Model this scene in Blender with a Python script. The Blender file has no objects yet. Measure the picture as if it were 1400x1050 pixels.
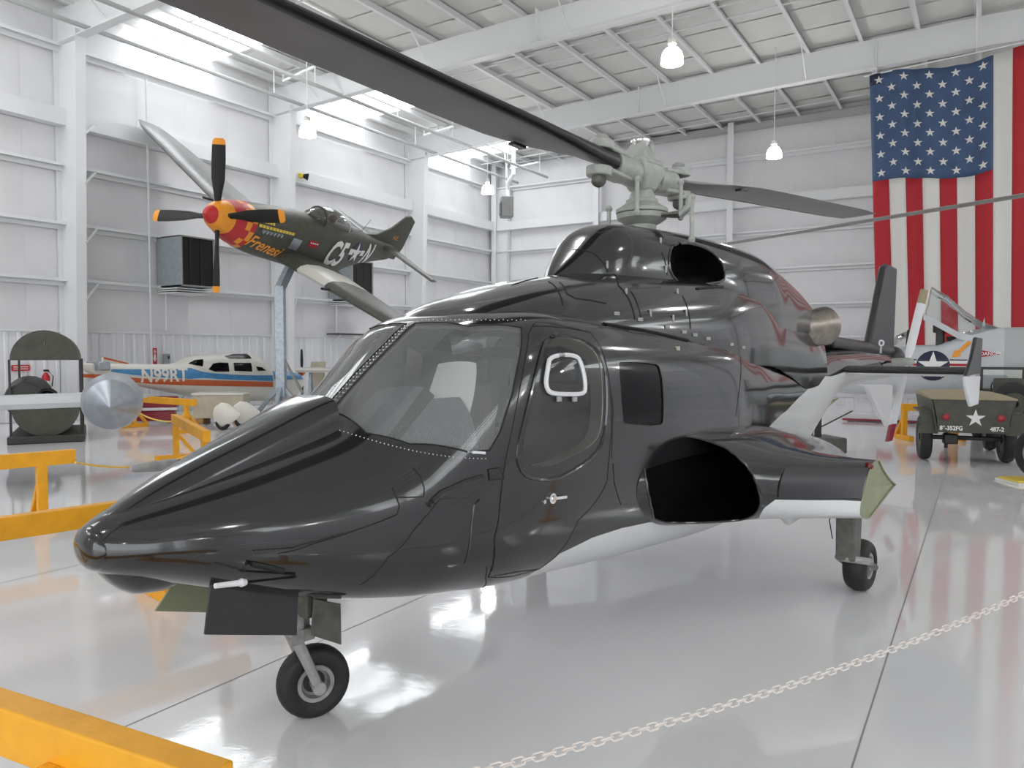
import bpy, bmesh, math, random
from mathutils import Vector, Matrix
from mathutils.bvhtree import BVHTree
from mathutils.geometry import delaunay_2d_cdt

# ------------------------------------------------------------------ camera, world, exposure
scene = bpy.context.scene
COL = scene.collection
FPX, HORIZON, CAM_H = 1065.0, 480.0, 1.72
YAW = math.radians(31.2)
PITCH = math.atan((HORIZON - 525.0) / FPX)
cd = bpy.data.cameras.new('camera'); cam = bpy.data.objects.new('camera', cd); COL.objects.link(cam)
cd.sensor_width = 36.0; cd.sensor_fit = 'HORIZONTAL'; cd.lens = FPX / 1400.0 * 36.0
cd.clip_start = 0.05; cd.clip_end = 300
cam.location = (0, 0, CAM_H); cam.rotation_euler = (math.pi / 2 + PITCH, 0, YAW)
scene.camera = cam
w = bpy.data.worlds.new('world'); scene.world = w; w.use_nodes = True
w.node_tree.nodes['Background'].inputs[0].default_value = (0.9, 0.95, 1.0, 1)
w.node_tree.nodes['Background'].inputs[1].default_value = 3.4
vs = scene.view_settings
vs.view_transform = 'Standard'; vs.look = 'None'; vs.gamma = 1.0; vs.use_curve_mapping = False
vs.exposure = 0.06
LAMP_STRENGTH = 54.0
SKYLIGHT_STRENGTH = 4.8
scene.cycles.use_denoising = True
scene.cycles.max_bounces = 8; scene.cycles.diffuse_bounces = 5; scene.cycles.glossy_bounces = 4
scene.cycles.transparent_max_bounces = 12; scene.cycles.sample_clamp_indirect = 6.0

# ------------------------------------------------------------------ pixel helpers (1400 x 1050 frame)
CY, SY = math.cos(YAW), math.sin(YAW)
def W(lat, d, z=0.0):                       # metres right / ahead of the camera -> world
    return Vector((lat * CY - d * SY, lat * SY + d * CY, z))
CAMP = Vector((0, 0, CAM_H))
def ray(px, py):
    x = (px - 700) / FPX; y = -(py - 525) / FPX
    c, s = math.cos(PITCH), math.sin(PITCH)
    return W(x, c - y * s, y * c + s)
def on_floor(px, py, z=0.0):
    r = ray(px, py); return CAMP + r * ((z - CAM_H) / r.z)
def on_x(px, py, X):
    r = ray(px, py); return CAMP + r * (X / r.x)
def on_y(px, py, Y):
    r = ray(px, py); return CAMP + r * (Y / r.y)
def at_depth(px, py, d):
    r = ray(px, py); x = (px - 700) / FPX
    k = d / math.hypot(1, 0) ; fwd = -r.x * SY + r.y * CY
    return CAMP + r * (d / fwd)

# ------------------------------------------------------------------ materials
def mat(name, col, rough=0.5, metal=0.0, noise=0.0, nscale=8.0, bump=0.0, bscale=60.0, coat=0.0, emit=0.0, spec=0.5):
    m = bpy.data.materials.new(name); m.use_nodes = True
    nt = m.node_tree; b = nt.nodes['Principled BSDF']
    b.inputs['Base Color'].default_value = (*col, 1); b.inputs['Roughness'].default_value = rough
    b.inputs['Metallic'].default_value = metal; b.inputs['Coat Weight'].default_value = coat
    b.inputs['Coat Roughness'].default_value = 0.05; b.inputs['Specular IOR Level'].default_value = spec
    if emit:
        b.inputs['Emission Color'].default_value = (*col, 1); b.inputs['Emission Strength'].default_value = emit
    tc = None
    if noise or bump:
        tc = nt.nodes.new('ShaderNodeTexCoord')
    if noise:
        n = nt.nodes.new('ShaderNodeTexNoise'); n.inputs['Scale'].default_value = nscale; n.inputs['Detail'].default_value = 5
        nt.links.new(tc.outputs['Object'], n.inputs['Vector'])
        r = nt.nodes.new('ShaderNodeValToRGB')
        r.color_ramp.elements[0].position = 0.3; r.color_ramp.elements[1].position = 0.7
        r.color_ramp.elements[0].color = (*[max(0, c * (1 - noise)) for c in col], 1)
        r.color_ramp.elements[1].color = (*[min(1, c * (1 + noise)) for c in col], 1)
        nt.links.new(n.outputs['Fac'], r.inputs['Fac']); nt.links.new(r.outputs['Color'], b.inputs['Base Color'])
    if bump:
        n2 = nt.nodes.new('ShaderNodeTexNoise'); n2.inputs['Scale'].default_value = bscale; n2.inputs['Detail'].default_value = 3
        nt.links.new(tc.outputs['Object'], n2.inputs['Vector'])
        bp = nt.nodes.new('ShaderNodeBump'); bp.inputs['Strength'].default_value = bump; bp.inputs['Distance'].default_value = 0.02
        nt.links.new(n2.outputs['Fac'], bp.inputs['Height']); nt.links.new(bp.outputs['Normal'], b.inputs['Normal'])
    return m

def glass(name, tint=(0.92, 0.94, 0.94), rough=0.02, ior=1.55, gloss=1.0, haze=0.0):
    m = bpy.data.materials.new(name); m.use_nodes = True
    nt = m.node_tree; nt.nodes.clear()
    o = nt.nodes.new('ShaderNodeOutputMaterial'); mx = nt.nodes.new('ShaderNodeMixShader')
    t = nt.nodes.new('ShaderNodeBsdfTransparent'); g = nt.nodes.new('ShaderNodeBsdfGlossy'); f = nt.nodes.new('ShaderNodeFresnel')
    t.inputs[0].default_value = (*tint, 1); g.inputs['Roughness'].default_value = rough
    g.inputs[0].default_value = (gloss, gloss, gloss, 1)
    f.inputs[0].default_value = ior
    nt.links.new(f.outputs[0], mx.inputs[0]); nt.links.new(t.outputs[0], mx.inputs[1]); nt.links.new(g.outputs[0], mx.inputs[2])
    out = mx.outputs[0]
    if haze:
        df = nt.nodes.new('ShaderNodeBsdfDiffuse'); df.inputs[0].default_value = (.8, .82, .82, 1); m2 = nt.nodes.new('ShaderNodeMixShader'); m2.inputs[0].default_value = haze  # pale diffuse haze mixed evenly into the glass
        nt.links.new(out, m2.inputs[1]); nt.links.new(df.outputs[0], m2.inputs[2]); out = m2.outputs[0]
    nt.links.new(out, o.inputs[0])
    return m

def emission(name, col, strength):
    m = bpy.data.materials.new(name); m.use_nodes = True
    nt = m.node_tree; nt.nodes.clear()
    o = nt.nodes.new('ShaderNodeOutputMaterial'); e = nt.nodes.new('ShaderNodeEmission')
    e.inputs[0].default_value = (*col, 1); e.inputs[1].default_value = strength
    nt.links.new(e.outputs[0], o.inputs[0]); return m

M = dict(
    wall=mat('wall_vinyl', (0.74, 0.735, 0.75), 0.42, noise=0.03, nscale=1.2, bump=0.12, bscale=3.0),
    steel=mat('white_steel', (0.77, 0.78, 0.79), 0.4),
    ceil=mat('ceiling_vinyl', (0.70, 0.70, 0.67), 0.5, noise=0.03, nscale=2, bump=0.04, bscale=4),
    wains=mat('wainscot_metal', (0.76, 0.765, 0.79), 0.35),
    seam=mat('joint_grey', (0.30, 0.29, 0.30), 0.7),
    black=mat('black_gloss', (0.014, 0.0145, 0.0155), 0.13, coat=0.6, noise=0.12, nscale=2.0),
    satin=mat('black_satin', (0.028, 0.027, 0.030), 0.34, noise=0.1, nscale=6),
    blade=mat('blade_grey', (0.10, 0.09, 0.098), 0.36, noise=0.12, nscale=3),
    blade2=mat('blade_pale', (0.20, 0.19, 0.19), 0.36, noise=0.12, nscale=3), edge=mat('blade_edge', (0.010, 0.010, 0.011), 0.3),  # second blade grey is a lighter tone, used on the far rotor blade
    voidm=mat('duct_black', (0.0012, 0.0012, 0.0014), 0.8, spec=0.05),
    seamk=mat('seam_black', (0.004, 0.004, 0.004), 0.6),
    white=mat('white_paint', (0.74, 0.74, 0.76), 0.3),
    belly=mat('belly_white', (0.66, 0.665, 0.67), 0.3, coat=0.2),
    hub=mat('hub_grey', (0.36, 0.37, 0.34), 0.38, noise=0.12, nscale=18),
    gear=mat('gear_grey', (0.30, 0.30, 0.29), 0.45, noise=0.2, nscale=25),
    gearo=mat('gear_olive', (0.10, 0.10, 0.085), 0.45, noise=0.25, nscale=20),
    olive=mat('primer_olive', (0.27, 0.29, 0.18), 0.5, noise=0.06, nscale=8),
    rubber=mat('rubber', (0.014, 0.014, 0.015), 0.6, bump=0.15, bscale=80),
    metal=mat('bare_metal', (0.55, 0.56, 0.58), 0.32, 1.0, noise=0.08, nscale=20),
    exhaust=mat('exhaust_metal', (0.30, 0.27, 0.235), 0.34, 1.0, noise=0.2, nscale=14),
    chrome=mat('chrome', (0.8, 0.8, 0.8), 0.12, 1.0),
    liner=mat('cabin_liner', (0.58, 0.56, 0.51), 0.7), beige=mat('cabin_beige', (0.46, 0.43, 0.35), 0.6),
    cabin=mat('cabin_dark', (0.045, 0.043, 0.042), 0.6, noise=0.2, nscale=12),
    cover=mat('cover_cloth', (0.15, 0.165, 0.17), 0.7, noise=0.12, nscale=30),
    navlamp=mat('nav_red', (0.16, 0.02, 0.012), 0.25), seat=mat('seat_cloth', (0.16, 0.14, 0.13), 0.7),
    glass=glass('windshield_glass', haze=0.13), glassd=glass('door_glass', (0.72, 0.73, 0.74), haze=0.02), clear=glass('clear_glass'),
    glassk=mat('black_glass', (0.004, 0.004, 0.005), 0.12, spec=0.15),
    yellow=mat('barrier_yellow', (0.83, 0.38, 0.012), 0.5, noise=0.08, nscale=9, bump=0.1, bscale=30),
    rope=mat('yellow_rope', (0.86, 0.55, 0.10), 0.6),
    chain=mat('chain_plastic', (0.82, 0.75, 0.70), 0.45),
    odrab=mat('olive_drab', (0.068, 0.068, 0.050), 0.55, noise=0.18, nscale=9),
    odark=mat('olive_dark', (0.038, 0.038, 0.033), 0.5, noise=0.2, nscale=7),
    canvas=mat('canvas_tan', (0.36, 0.30, 0.20), 0.8, noise=0.1, nscale=20),
    red=mat('red_paint', (0.52, 0.02, 0.025), 0.4), crimson=mat('crimson', (0.26, 0.012, 0.03), 0.4),
    orange=mat('orange_paint', (0.85, 0.32, 0.02), 0.4), yel=mat('yellow_paint', (0.80, 0.62, 0.08), 0.5),
    silver=mat('silver_paint', (0.24, 0.24, 0.24), 0.36, 0.35, noise=0.1, nscale=3),
    alu=mat('dull_aluminium', (0.40, 0.43, 0.47), 0.36, 0.8, noise=0.12, nscale=5),
    jet=mat('jet_grey', (0.56, 0.58, 0.60), 0.4, noise=0.04, nscale=3), jet2=mat('jet_panel', (0.44, 0.46, 0.47), 0.4),
    navy=mat('insignia_blue', (0.014, 0.016, 0.05), 0.45),
    insig=mat('insignia_white', (0.80, 0.80, 0.78), 0.45),
    cblue=mat('stripe_blue', (0.055, 0.24, 0.48), 0.35, noise=0.15, nscale=7), corg=mat('stripe_orange', (0.55, 0.115, 0.03), 0.35),
    cream=mat('cream_paint', (0.74, 0.72, 0.66), 0.35),
    galv=mat('galvanised', (0.42, 0.47, 0.52), 0.42, 0.6, noise=0.15, nscale=12),
    boxg=mat('cooler_grey', (0.30, 0.34, 0.36), 0.5, noise=0.1, nscale=6), pad=mat('cooler_pad', (0.012, 0.012, 0.013), 0.6),
    wood=mat('pallet_wood', (0.42, 0.24, 0.08), 0.7, noise=0.2, nscale=10), crate=mat('crate_tan', (0.50, 0.45, 0.34), 0.7, noise=0.08, nscale=6),
    fred=mat('flag_red', (0.43, 0.018, 0.028), 0.75), fwhite=mat('flag_white', (0.72, 0.71, 0.68), 0.75), fblue=mat('flag_blue', (0.055, 0.098, 0.195), 0.75, noise=0.12, nscale=2),
    lamp=emission('lamp_glow', (1.0, 0.985, 0.97), LAMP_STRENGTH), sky=emission('skylight_glow', (0.95, 0.98, 1.0), SKYLIGHT_STRENGTH),
    pipe=mat('pipe_grey', (0.44, 0.45, 0.45), 0.4),
    brown=mat('leather_brown', (0.12, 0.07, 0.05), 0.6),
)

# ------------------------------------------------------------------ mesh helpers
def mesh_obj(name, verts, faces, m, parent=None, smooth=True, angle=35, normals=None, mats=None, fm=None, loc=None):
    me = bpy.data.meshes.new(name); me.from_pydata([tuple(v) for v in verts], [], faces)
    for x in (mats or [m]): me.materials.append(x)
    if fm: me.polygons.foreach_set('material_index', fm)
    if smooth:
        me.polygons.foreach_set('use_smooth', [True] * len(me.polygons))
        if normals is None: me.set_sharp_from_angle(angle=math.radians(angle))
    me.update()
    if normals is not None: me.normals_split_custom_set_from_vertices([tuple(n) for n in normals])
    o = bpy.data.objects.new(name, me); COL.objects.link(o)
    if parent: o.parent = parent
    if loc is not None: o.location = loc
    return o

def basis(d, up=(0, 0, 1)):
    d = Vector(d).normalized(); u = Vector(up)
    if abs(d.dot(u)) > 0.98: u = Vector((1, 0, 0))
    a = d.cross(u).normalized(); return a, a.cross(d).normalized(), d

class MB:
    def __init__(s): s.v = []; s.f = []; s.fm = []; s.cur = 0
    def add(s, vs, fs):
        n = len(s.v); s.v += [Vector(v) for v in vs]; s.f += [[i + n for i in f] for f in fs]; s.fm += [s.cur] * len(fs); return s
    def box(s, c, sz, R=None):
        c = Vector(c); vs = []
        for x in (-.5, .5):
            for y in (-.5, .5):
                for z in (-.5, .5):
                    q = Vector((x * sz[0], y * sz[1], z * sz[2]))
                    vs.append(c + (R @ q if R else q))
        return s.add(vs, [(0, 1, 3, 2), (4, 6, 7, 5), (0, 4, 5, 1), (2, 3, 7, 6), (0, 2, 6, 4), (1, 5, 7, 3)])
    def beam(s, a, b, w_, h_, up=(0, 0, 1)):
        a = Vector(a); b = Vector(b); x, y, d = basis(b - a, up)
        R = Matrix((x, y, d)).transposed()
        return s.box((a + b) / 2, (w_, h_, (b - a).length), R)
    def cyl(s, a, b, r0, r1=None, n=16, caps=True):
        a = Vector(a); b = Vector(b); r1 = r0 if r1 is None else r1; x, y, d = basis(b - a)
        vs = []
        for p, r in ((a, r0), (b, r1)):
            for i in range(n):
                t = 2 * math.pi * i / n; vs.append(p + x * (r * math.cos(t)) + y * (r * math.sin(t)))
        fs = [(i, (i + 1) % n, n + (i + 1) % n, n + i) for i in range(n)]
        if caps: fs += [list(range(n))[::-1], list(range(n, 2 * n))]
        return s.add(vs, fs)
    def lathe(s, prof, o, d, n=24, caps=False):     # prof: (along, radius)
        o = Vector(o); x, y, d = basis(d); vs = []; fs = []
        for (t, r) in prof:
            for i in range(n):
                a = 2 * math.pi * i / n; vs.append(o + d * t + x * (r * math.cos(a)) + y * (r * math.sin(a)))
        for k in range(len(prof) - 1):
            for i in range(n):
                j = (i + 1) % n; fs.append((k * n + i, k * n + j, (k + 1) * n + j, (k + 1) * n + i))
        if caps: fs += [list(range(n))[::-1], list(range((len(prof) - 1) * n, len(prof) * n))]
        return s.add(vs, fs)
    def tube(s, pts, r, n=8, closed=False):
        pts = [Vector(p) for p in pts]; N_ = len(pts); vs = []; fs = []; px = None
        for i, p in enumerate(pts):
            if closed: t = pts[(i + 1) % N_] - pts[i - 1]
            else: t = pts[min(i + 1, N_ - 1)] - pts[max(i - 1, 0)]
            t.normalize()
            if px is None: x, y, _ = basis(t)
            else:
                x = px - t * px.dot(t)
                x = x.normalized() if x.length > 1e-6 else basis(t)[0]
                y = t.cross(x)
            px = x
            rr = r(i / max(1, N_ - 1)) if callable(r) else r
            for k in range(n):
                a = 2 * math.pi * k / n; vs.append(p + x * (rr * math.cos(a)) + y * (rr * math.sin(a)))
        for i in range(N_ if closed else N_ - 1):
            j = (i + 1) % N_
            for k in range(n):
                l = (k + 1) % n; fs.append((i * n + k, i * n + l, j * n + l, j * n + k))
        if not closed: fs += [list(range(n))[::-1], list(range((N_ - 1) * n, N_ * n))]
        return s.add(vs, fs)
    def prism(s, poly, off):                        # poly: 3D points in a plane, extruded by the vector off
        poly = [Vector(p) for p in poly]; off = Vector(off); n = len(poly)
        fs = [(i, (i + 1) % n, n + (i + 1) % n, n + i) for i in range(n)] + [list(range(n))[::-1], list(range(n, 2 * n))]
        return s.add(poly + [p + off for p in poly], fs)
    def loft(s, rings, closed=True, cap0=False, cap1=False):
        n = len(rings[0]); vs = [p for r in rings for p in r]; fs = []
        for k in range(len(rings) - 1):
            for i in range(n if closed else n - 1):
                j = (i + 1) % n; fs.append((k * n + i, k * n + j, (k + 1) * n + j, (k + 1) * n + i))
        if cap0: fs.append(list(range(n))[::-1])
        if cap1: fs.append(list(range((len(rings) - 1) * n, len(rings) * n)))
        return s.add(vs, fs)
    def ball(s, c, r, n=12, sq=(1, 1, 1)):
        c = Vector(c); rings = []
        for k in range(n // 2 + 1):
            a = math.pi * k / (n // 2); rr = max(math.sin(a), 0.02)
            rings.append([c + Vector((r * sq[0] * rr * math.cos(2 * math.pi * i / n), r * sq[1] * rr * math.sin(2 * math.pi * i / n), -r * sq[2] * math.cos(a))) for i in range(n)])
        return s.loft(rings, True, True, True)
    def build(s, name, m, parent=None, smooth=True, angle=35, bevel=0, mats=None, loc=None):
        o = mesh_obj(name, s.v, s.f, m, parent, smooth, angle, mats=mats, fm=s.fm if mats else None, loc=loc)
        bm = bmesh.new(); bm.from_mesh(o.data); bmesh.ops.recalc_face_normals(bm, faces=bm.faces); bm.to_mesh(o.data); bm.free()
        if smooth: o.data.set_sharp_from_angle(angle=math.radians(angle))
        if bevel:
            b = o.modifiers.new('bevel', 'BEVEL'); b.width = bevel; b.segments = 2; b.limit_method = 'ANGLE'
        return o

def tag(o, label, cat, group=None):
    o['label'] = label; o['category'] = cat
    if group: o['group'] = group
    return o
def thing(name, label, cat, loc=(0, 0, 0), rotz=0.0, group=None):
    o = bpy.data.objects.new(name, None); COL.objects.link(o); o.empty_display_size = 0.2
    o.location = loc; o.rotation_euler = (0, 0, rotz); return tag(o, label, cat, group)
def struct(o): o['kind'] = 'structure'; return o
def copy_tree(o, parent=None):
    c = o.copy(); COL.objects.link(c); c.parent = parent
    for ch in list(o.children): copy_tree(ch, c)
    return c
def text_verts(body, size, shear=0.0, bold=0.0):
    cu = bpy.data.curves.new('lettering', 'FONT'); cu.body = body; cu.size = size; cu.shear = shear; cu.offset = bold
    cu.resolution_u = 3
    o = bpy.data.objects.new('lettering', cu); COL.objects.link(o)
    dg = bpy.context.evaluated_depsgraph_get(); me = o.evaluated_get(dg).to_mesh()
    vs_ = [v.co.copy() for v in me.vertices]; fs_ = [list(p.vertices) for p in me.polygons]
    o.evaluated_get(dg).to_mesh_clear(); bpy.data.objects.remove(o); bpy.data.curves.remove(cu)
    return vs_, fs_
def subdiv2d(vs_, fs_, cuts):
    bm = bmesh.new(); V = [bm.verts.new((v[0], v[1], 0)) for v in vs_]
    for f in fs_:
        try: bm.faces.new([V[i] for i in f])
        except ValueError: pass
    bmesh.ops.triangulate(bm, faces=bm.faces)
    if cuts: bmesh.ops.subdivide_edges(bm, edges=bm.edges, cuts=cuts, use_grid_fill=True)
    bm.verts.index_update(); out = ([(v.co.x, v.co.y) for v in bm.verts], [[v.index for v in f.verts] for f in bm.faces]); bm.free(); return out
def lettering(name, body, size, m, parent, fn, shear=0.0, bold=0.0, sx=1.0, cuts=2):
    vs_, fs_ = subdiv2d(*text_verts(body, size, shear, bold), cuts)
    return mesh_obj(name, [fn(v[0] * sx, v[1]) for v in vs_], fs_, m, parent, smooth=False)
def star_poly(r, n=5, inner=0.382):
    return [(math.sin(math.pi * k / n) * (r if k % 2 == 0 else r * inner), math.cos(math.pi * k / n) * (r if k % 2 == 0 else r * inner)) for k in range(2 * n)]
def flat(name, poly, fn, m, parent, cuts=3):
    """flat print: a polygon fan (poly about its first-listed centre) mapped by fn(x, y)"""
    cx = sum(p[0] for p in poly) / len(poly); cy = sum(p[1] for p in poly) / len(poly)
    n = len(poly); vs_, fs_ = subdiv2d([(cx, cy)] + list(poly), [(0, 1 + i, 1 + (i + 1) % n) for i in range(n)], cuts)
    return mesh_obj(name, [fn(*p) for p in vs_], fs_, m, parent, smooth=False)
def pchip(xs, ys):
    n = len(xs); h = [xs[i + 1] - xs[i] for i in range(n - 1)]; dl = [(ys[i + 1] - ys[i]) / h[i] for i in range(n - 1)]
    d = [0.0] * n; d[0] = dl[0]; d[-1] = dl[-1]
    for i in range(1, n - 1):
        if dl[i - 1] * dl[i] > 0:
            w1 = 2 * h[i] + h[i - 1]; w2 = h[i] + 2 * h[i - 1]; d[i] = (w1 + w2) / (w1 / dl[i - 1] + w2 / dl[i])
    def f(x):
        x = min(max(x, xs[0]), xs[-1]); i = 0
        while i < n - 2 and x > xs[i + 1]: i += 1
        t = (x - xs[i]) / h[i]
        return ((1 + 2 * t) * (1 - t) ** 2 * ys[i] + t * (1 - t) ** 2 * h[i] * d[i] + t * t * (3 - 2 * t) * ys[i + 1] + t * t * (t - 1) * h[i] * d[i + 1])
    return f
def table(rows):
    xs = [r[0] for r in rows]; return [pchip(xs, [r[k] for r in rows]) for k in range(1, len(rows[0]))]

# ------------------------------------------------------------------ the hangar
WX, WY, EX, BY = -19.9, 31.2, 20.0, -14.0        # left wall, far wall, right wall, wall behind
def roof_z(x): return 10.35 + 0.028 * (x - WX) if x < 0 else 10.35 + 0.028 * (0 - WX) - 0.028 * x
def quad(name, pts, m, parent=None): return mesh_obj(name, pts, [(0, 1, 2, 3)], m, parent, smooth=False)

fm_ = bpy.data.materials.new('epoxy_floor'); fm_.use_nodes = True
nt = fm_.node_tree; b = nt.nodes['Principled BSDF']
tc = nt.nodes.new('ShaderNodeTexCoord')
n1 = nt.nodes.new('ShaderNodeTexNoise'); n1.inputs['Scale'].default_value = 0.35; n1.inputs['Detail'].default_value = 4
r1 = nt.nodes.new('ShaderNodeValToRGB')
r1.color_ramp.elements[0].color = (0.76, 0.75, 0.755, 1); r1.color_ramp.elements[1].color = (0.82, 0.82, 0.835, 1)
r1.color_ramp.elements[0].position = 0.35; r1.color_ramp.elements[1].position = 0.65
n2 = nt.nodes.new('ShaderNodeTexNoise'); n2.inputs['Scale'].default_value = 2.2; n2.inputs['Detail'].default_value = 4
bp = nt.nodes.new('ShaderNodeBump'); bp.inputs['Strength'].default_value = 0.05; bp.inputs['Distance'].default_value = 0.03
n3 = nt.nodes.new('ShaderNodeTexNoise'); n3.inputs['Scale'].default_value = 60; n3.inputs['Detail'].default_value = 2
bp2 = nt.nodes.new('ShaderNodeBump'); bp2.inputs['Strength'].default_value = 0.03; bp2.inputs['Distance'].default_value = 0.004
for n_ in (n1, n2, n3): nt.links.new(tc.outputs['Object'], n_.inputs['Vector'])
nt.links.new(n1.outputs['Fac'], r1.inputs['Fac']); nt.links.new(r1.outputs['Color'], b.inputs['Base Color'])
nt.links.new(n2.outputs['Fac'], bp.inputs['Height']); nt.links.new(n3.outputs['Fac'], bp2.inputs['Height'])
nt.links.new(bp.outputs['Normal'], bp2.inputs['Normal']); nt.links.new(bp2.outputs['Normal'], b.inputs['Normal'])
b.inputs['Roughness'].default_value = 0.05; b.inputs['Specular IOR Level'].default_value = 0.9
M['floor'] = fm_
floor = struct(MB().box(((WX + EX) / 2, (WY + BY) / 2, -0.1), (EX - WX + .4, WY - BY + .4, 0.2)).build('floor', M['floor'], smooth=False))
for x in (-12.0, -6.2, -3.33, -0.43, 2.5, 5.4, 8.3):
    quad('floor_joint', [(x - .004, BY, .0012), (x + .004, BY, .0012), (x + .004, WY, .0012), (x - .004, WY, .0012)], M['seam'], floor)
for y in (-4.0, 9.5, 17.8, 24.7):
    quad('floor_joint', [(WX, y - .004, .0011), (EX, y - .004, .0011), (EX, y + .004, .0011), (WX, y + .004, .0011)], M['seam'], floor)

GIRTS = [3.45, 4.85, 6.3, 9.22]; WIDE = 7.5; WAIN = 2.2
ROWS = [(WAIN, 3.45), (3.45, 4.85), (4.85, 6.3), (6.3, 7.5), (7.5, 9.22), (9.22, 10.3)]
COLS_Y = [-9.4, -2.6, 4.2, 11.0, 17.8, 24.7, 31.0]
COLS_X = [-19.6, -14.4, -8.64, -2.8, 3.0, 8.8, 14.6]
def panel_mesh(w_, h_, puff=0.03, n=4):
    vs_ = []; fs_ = []
    for i in range(n + 1):
        for j in range(n + 1):
            u, v = i / n, j / n
            vs_.append((u * w_, v * h_, puff * (math.sin(math.pi * u) ** .5) * (math.sin(math.pi * v) ** .5) + .004))
    for i in range(n):
        for j in range(n):
            k = i * (n + 1) + j; fs_.append((k, k + n + 1, k + n + 2, k + 1))
    me = bpy.data.meshes.new('wall_panel'); me.from_pydata(vs_, [], fs_); me.polygons.foreach_set('use_smooth', [True] * len(fs_)); me.update()
    return me
def put(name, me, m, parent, mw):
    if not me.materials: me.materials.append(m)
    o = bpy.data.objects.new(name, me); COL.objects.link(o); o.parent = parent; o.matrix_world = mw; return o
def frame(o, x, y, z): return Matrix((( x[0], y[0], z[0], o[0]), (x[1], y[1], z[1], o[1]), (x[2], y[2], z[2], o[2]), (0, 0, 0, 1)))
RIB = MB()
for k in range(3): RIB.prism([(.06 + k * .3, 0, .0), (.09 + k * .3, 0, .03), (.15 + k * .3, 0, .03), (.18 + k * .3, 0, .0)], (0, WAIN - .02, 0))
RIB.add([(0, 0, .003), (.89, 0, .003), (.89, WAIN - .02, .003), (0, WAIN - .02, .003)], [(0, 1, 2, 3)])
rib_me = RIB.build('wainscot_panel', M['wains'], smooth=False); rib_mesh = rib_me.data; bpy.data.objects.remove(rib_me)

# left wall
wl = struct(MB().box((WX - .1, (WY + BY) / 2, 5.3), (.2, WY - BY, 10.6)).build('wall_left', M['wall'], smooth=False))
pm = {}
SKY_Y = [(12.8, 15.5), (19.4, 22.2), (25.9, 29.1)]
for i in range(17):
    y0 = 5.6 + i * 1.5
    for (a, b_) in ROWS:
        if a == 9.22 and any(y0 + 1.5 > s0 - .2 and y0 < s1 + .2 for s0, s1 in SKY_Y): continue
        k = round(b_ - a, 2)
        if k not in pm: pm[k] = panel_mesh(1.49, k)
        put('wall_panel', pm[k], M['wall'], wl, frame((WX, y0, a), (0, 1, 0), (0, 0, 1), (1, 0, 0)))
for s0, s1 in SKY_Y + [(5.8, 8.5), (-1, 1.7)]:
    MB().box((WX + .02, (s0 + s1) / 2, 9.75), (.03, s1 - s0, 1.0)).build('skylight_panel', M['sky'], wl, smooth=False)
for i in range(28):
    put('wainscot_panel', rib_mesh, M['wains'], wl, frame((WX + .02, 5.6 + i * .9, 0.01), (0, 1, 0), (0, 0, 1), (1, 0, 0)))
MB().box((WX + .05, (WY + BY) / 2, WAIN + .02), (.06, WY - BY, .05)).build('wainscot_cap', M['steel'], wl, smooth=False)
for z in GIRTS:
    MB().box((WX + .16, (WY + BY) / 2, z + .09), (.2, WY - BY, .012)).box((WX + .255, (WY + BY) / 2, z + .055), (.012, WY - BY, .08)).box((WX + .1, (WY + BY) / 2, z), (.012, WY - BY, .19)).build('girt', M['steel'], wl, smooth=False)
MB().box((WX + .2, (WY + BY) / 2, WIDE), (.3, WY - BY, .4)).build('wide_girt', M['steel'], wl, smooth=False)
for y in COLS_Y:
    c = MB()
    c.prism([(WX + .05, y - .008, 0), (WX + .72, y - .008, 0), (WX + 1.01, y - .008, 9.28), (WX + .05, y - .008, 9.28)], (0, .016, 0))
    col = c.build('column', M['steel'], wl, smooth=False)
    f = MB(); f.prism([(WX + .72, y - .13, 0), (WX + .74, y - .13, 0), (WX + 1.04, y - .13, 9.5), (WX + 1.02, y - .13, 9.5)], (0, .26, 0)).build('column_flange', M['steel'], col, smooth=False)
    MB().box((WX + .06, y, 5.1), (.02, .26, 10.2)).build('column_flange', M['steel'], col, smooth=False)
    for z in GIRTS[:3] + [WIDE]:
        MB().beam((WX + .75 + .03 * z, y + .1, z - .45), (WX + .3, y + .75, z), .02, .06).build('girt_brace', M['steel'], wl, smooth=False)
MB().cyl((WX + .32, 13.2, 0), (WX + .32, 13.2, 9.1), .028, n=8).build('wall_conduit', M['steel'], wl)
MB().cyl((WX + .32, 7.1, 0), (WX + .32, 7.1, 4.9), .028, n=8).build('wall_conduit', M['steel'], wl)

# far wall
wf = struct(MB().box(((WX + EX) / 2, WY + .1, 5.6), (EX - WX + .4, .2, 11.3)).build('wall_far', M['wall'], smooth=False))
for i in range(20):
    x0 = WX + .05 + i * 1.5
    for (a, b_) in ROWS[:5] + [(9.22, 10.3)]:
        k = round(b_ - a, 2)
        if k not in pm: pm[k] = panel_mesh(1.49, k)
        put('wall_panel', pm[k], M['wall'], wf, frame((x0, WY, a), (1, 0, 0), (0, 0, 1), (0, -1, 0)))
for i in range(34):
    put('wainscot_panel', rib_mesh, M['wains'], wf, frame((WX + .05 + i * .9, WY - .02, 0.01), (1, 0, 0), (0, 0, 1), (0, -1, 0)))
for z in GIRTS + [WAIN]:
    MB().box(((WX + EX) / 2, WY - .16, z + .09), (EX - WX, .2, .012)).box(((WX + EX) / 2, WY - .255, z + .055), (EX - WX, .012, .08)).box(((WX + EX) / 2, WY - .1, z), (EX - WX, .012, .19)).build('girt', M['steel'], wf, smooth=False)
MB().box(((WX + EX) / 2, WY - .2, WIDE), (EX - WX, .3, .38)).build('wide_girt', M['steel'], wf, smooth=False)
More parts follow.
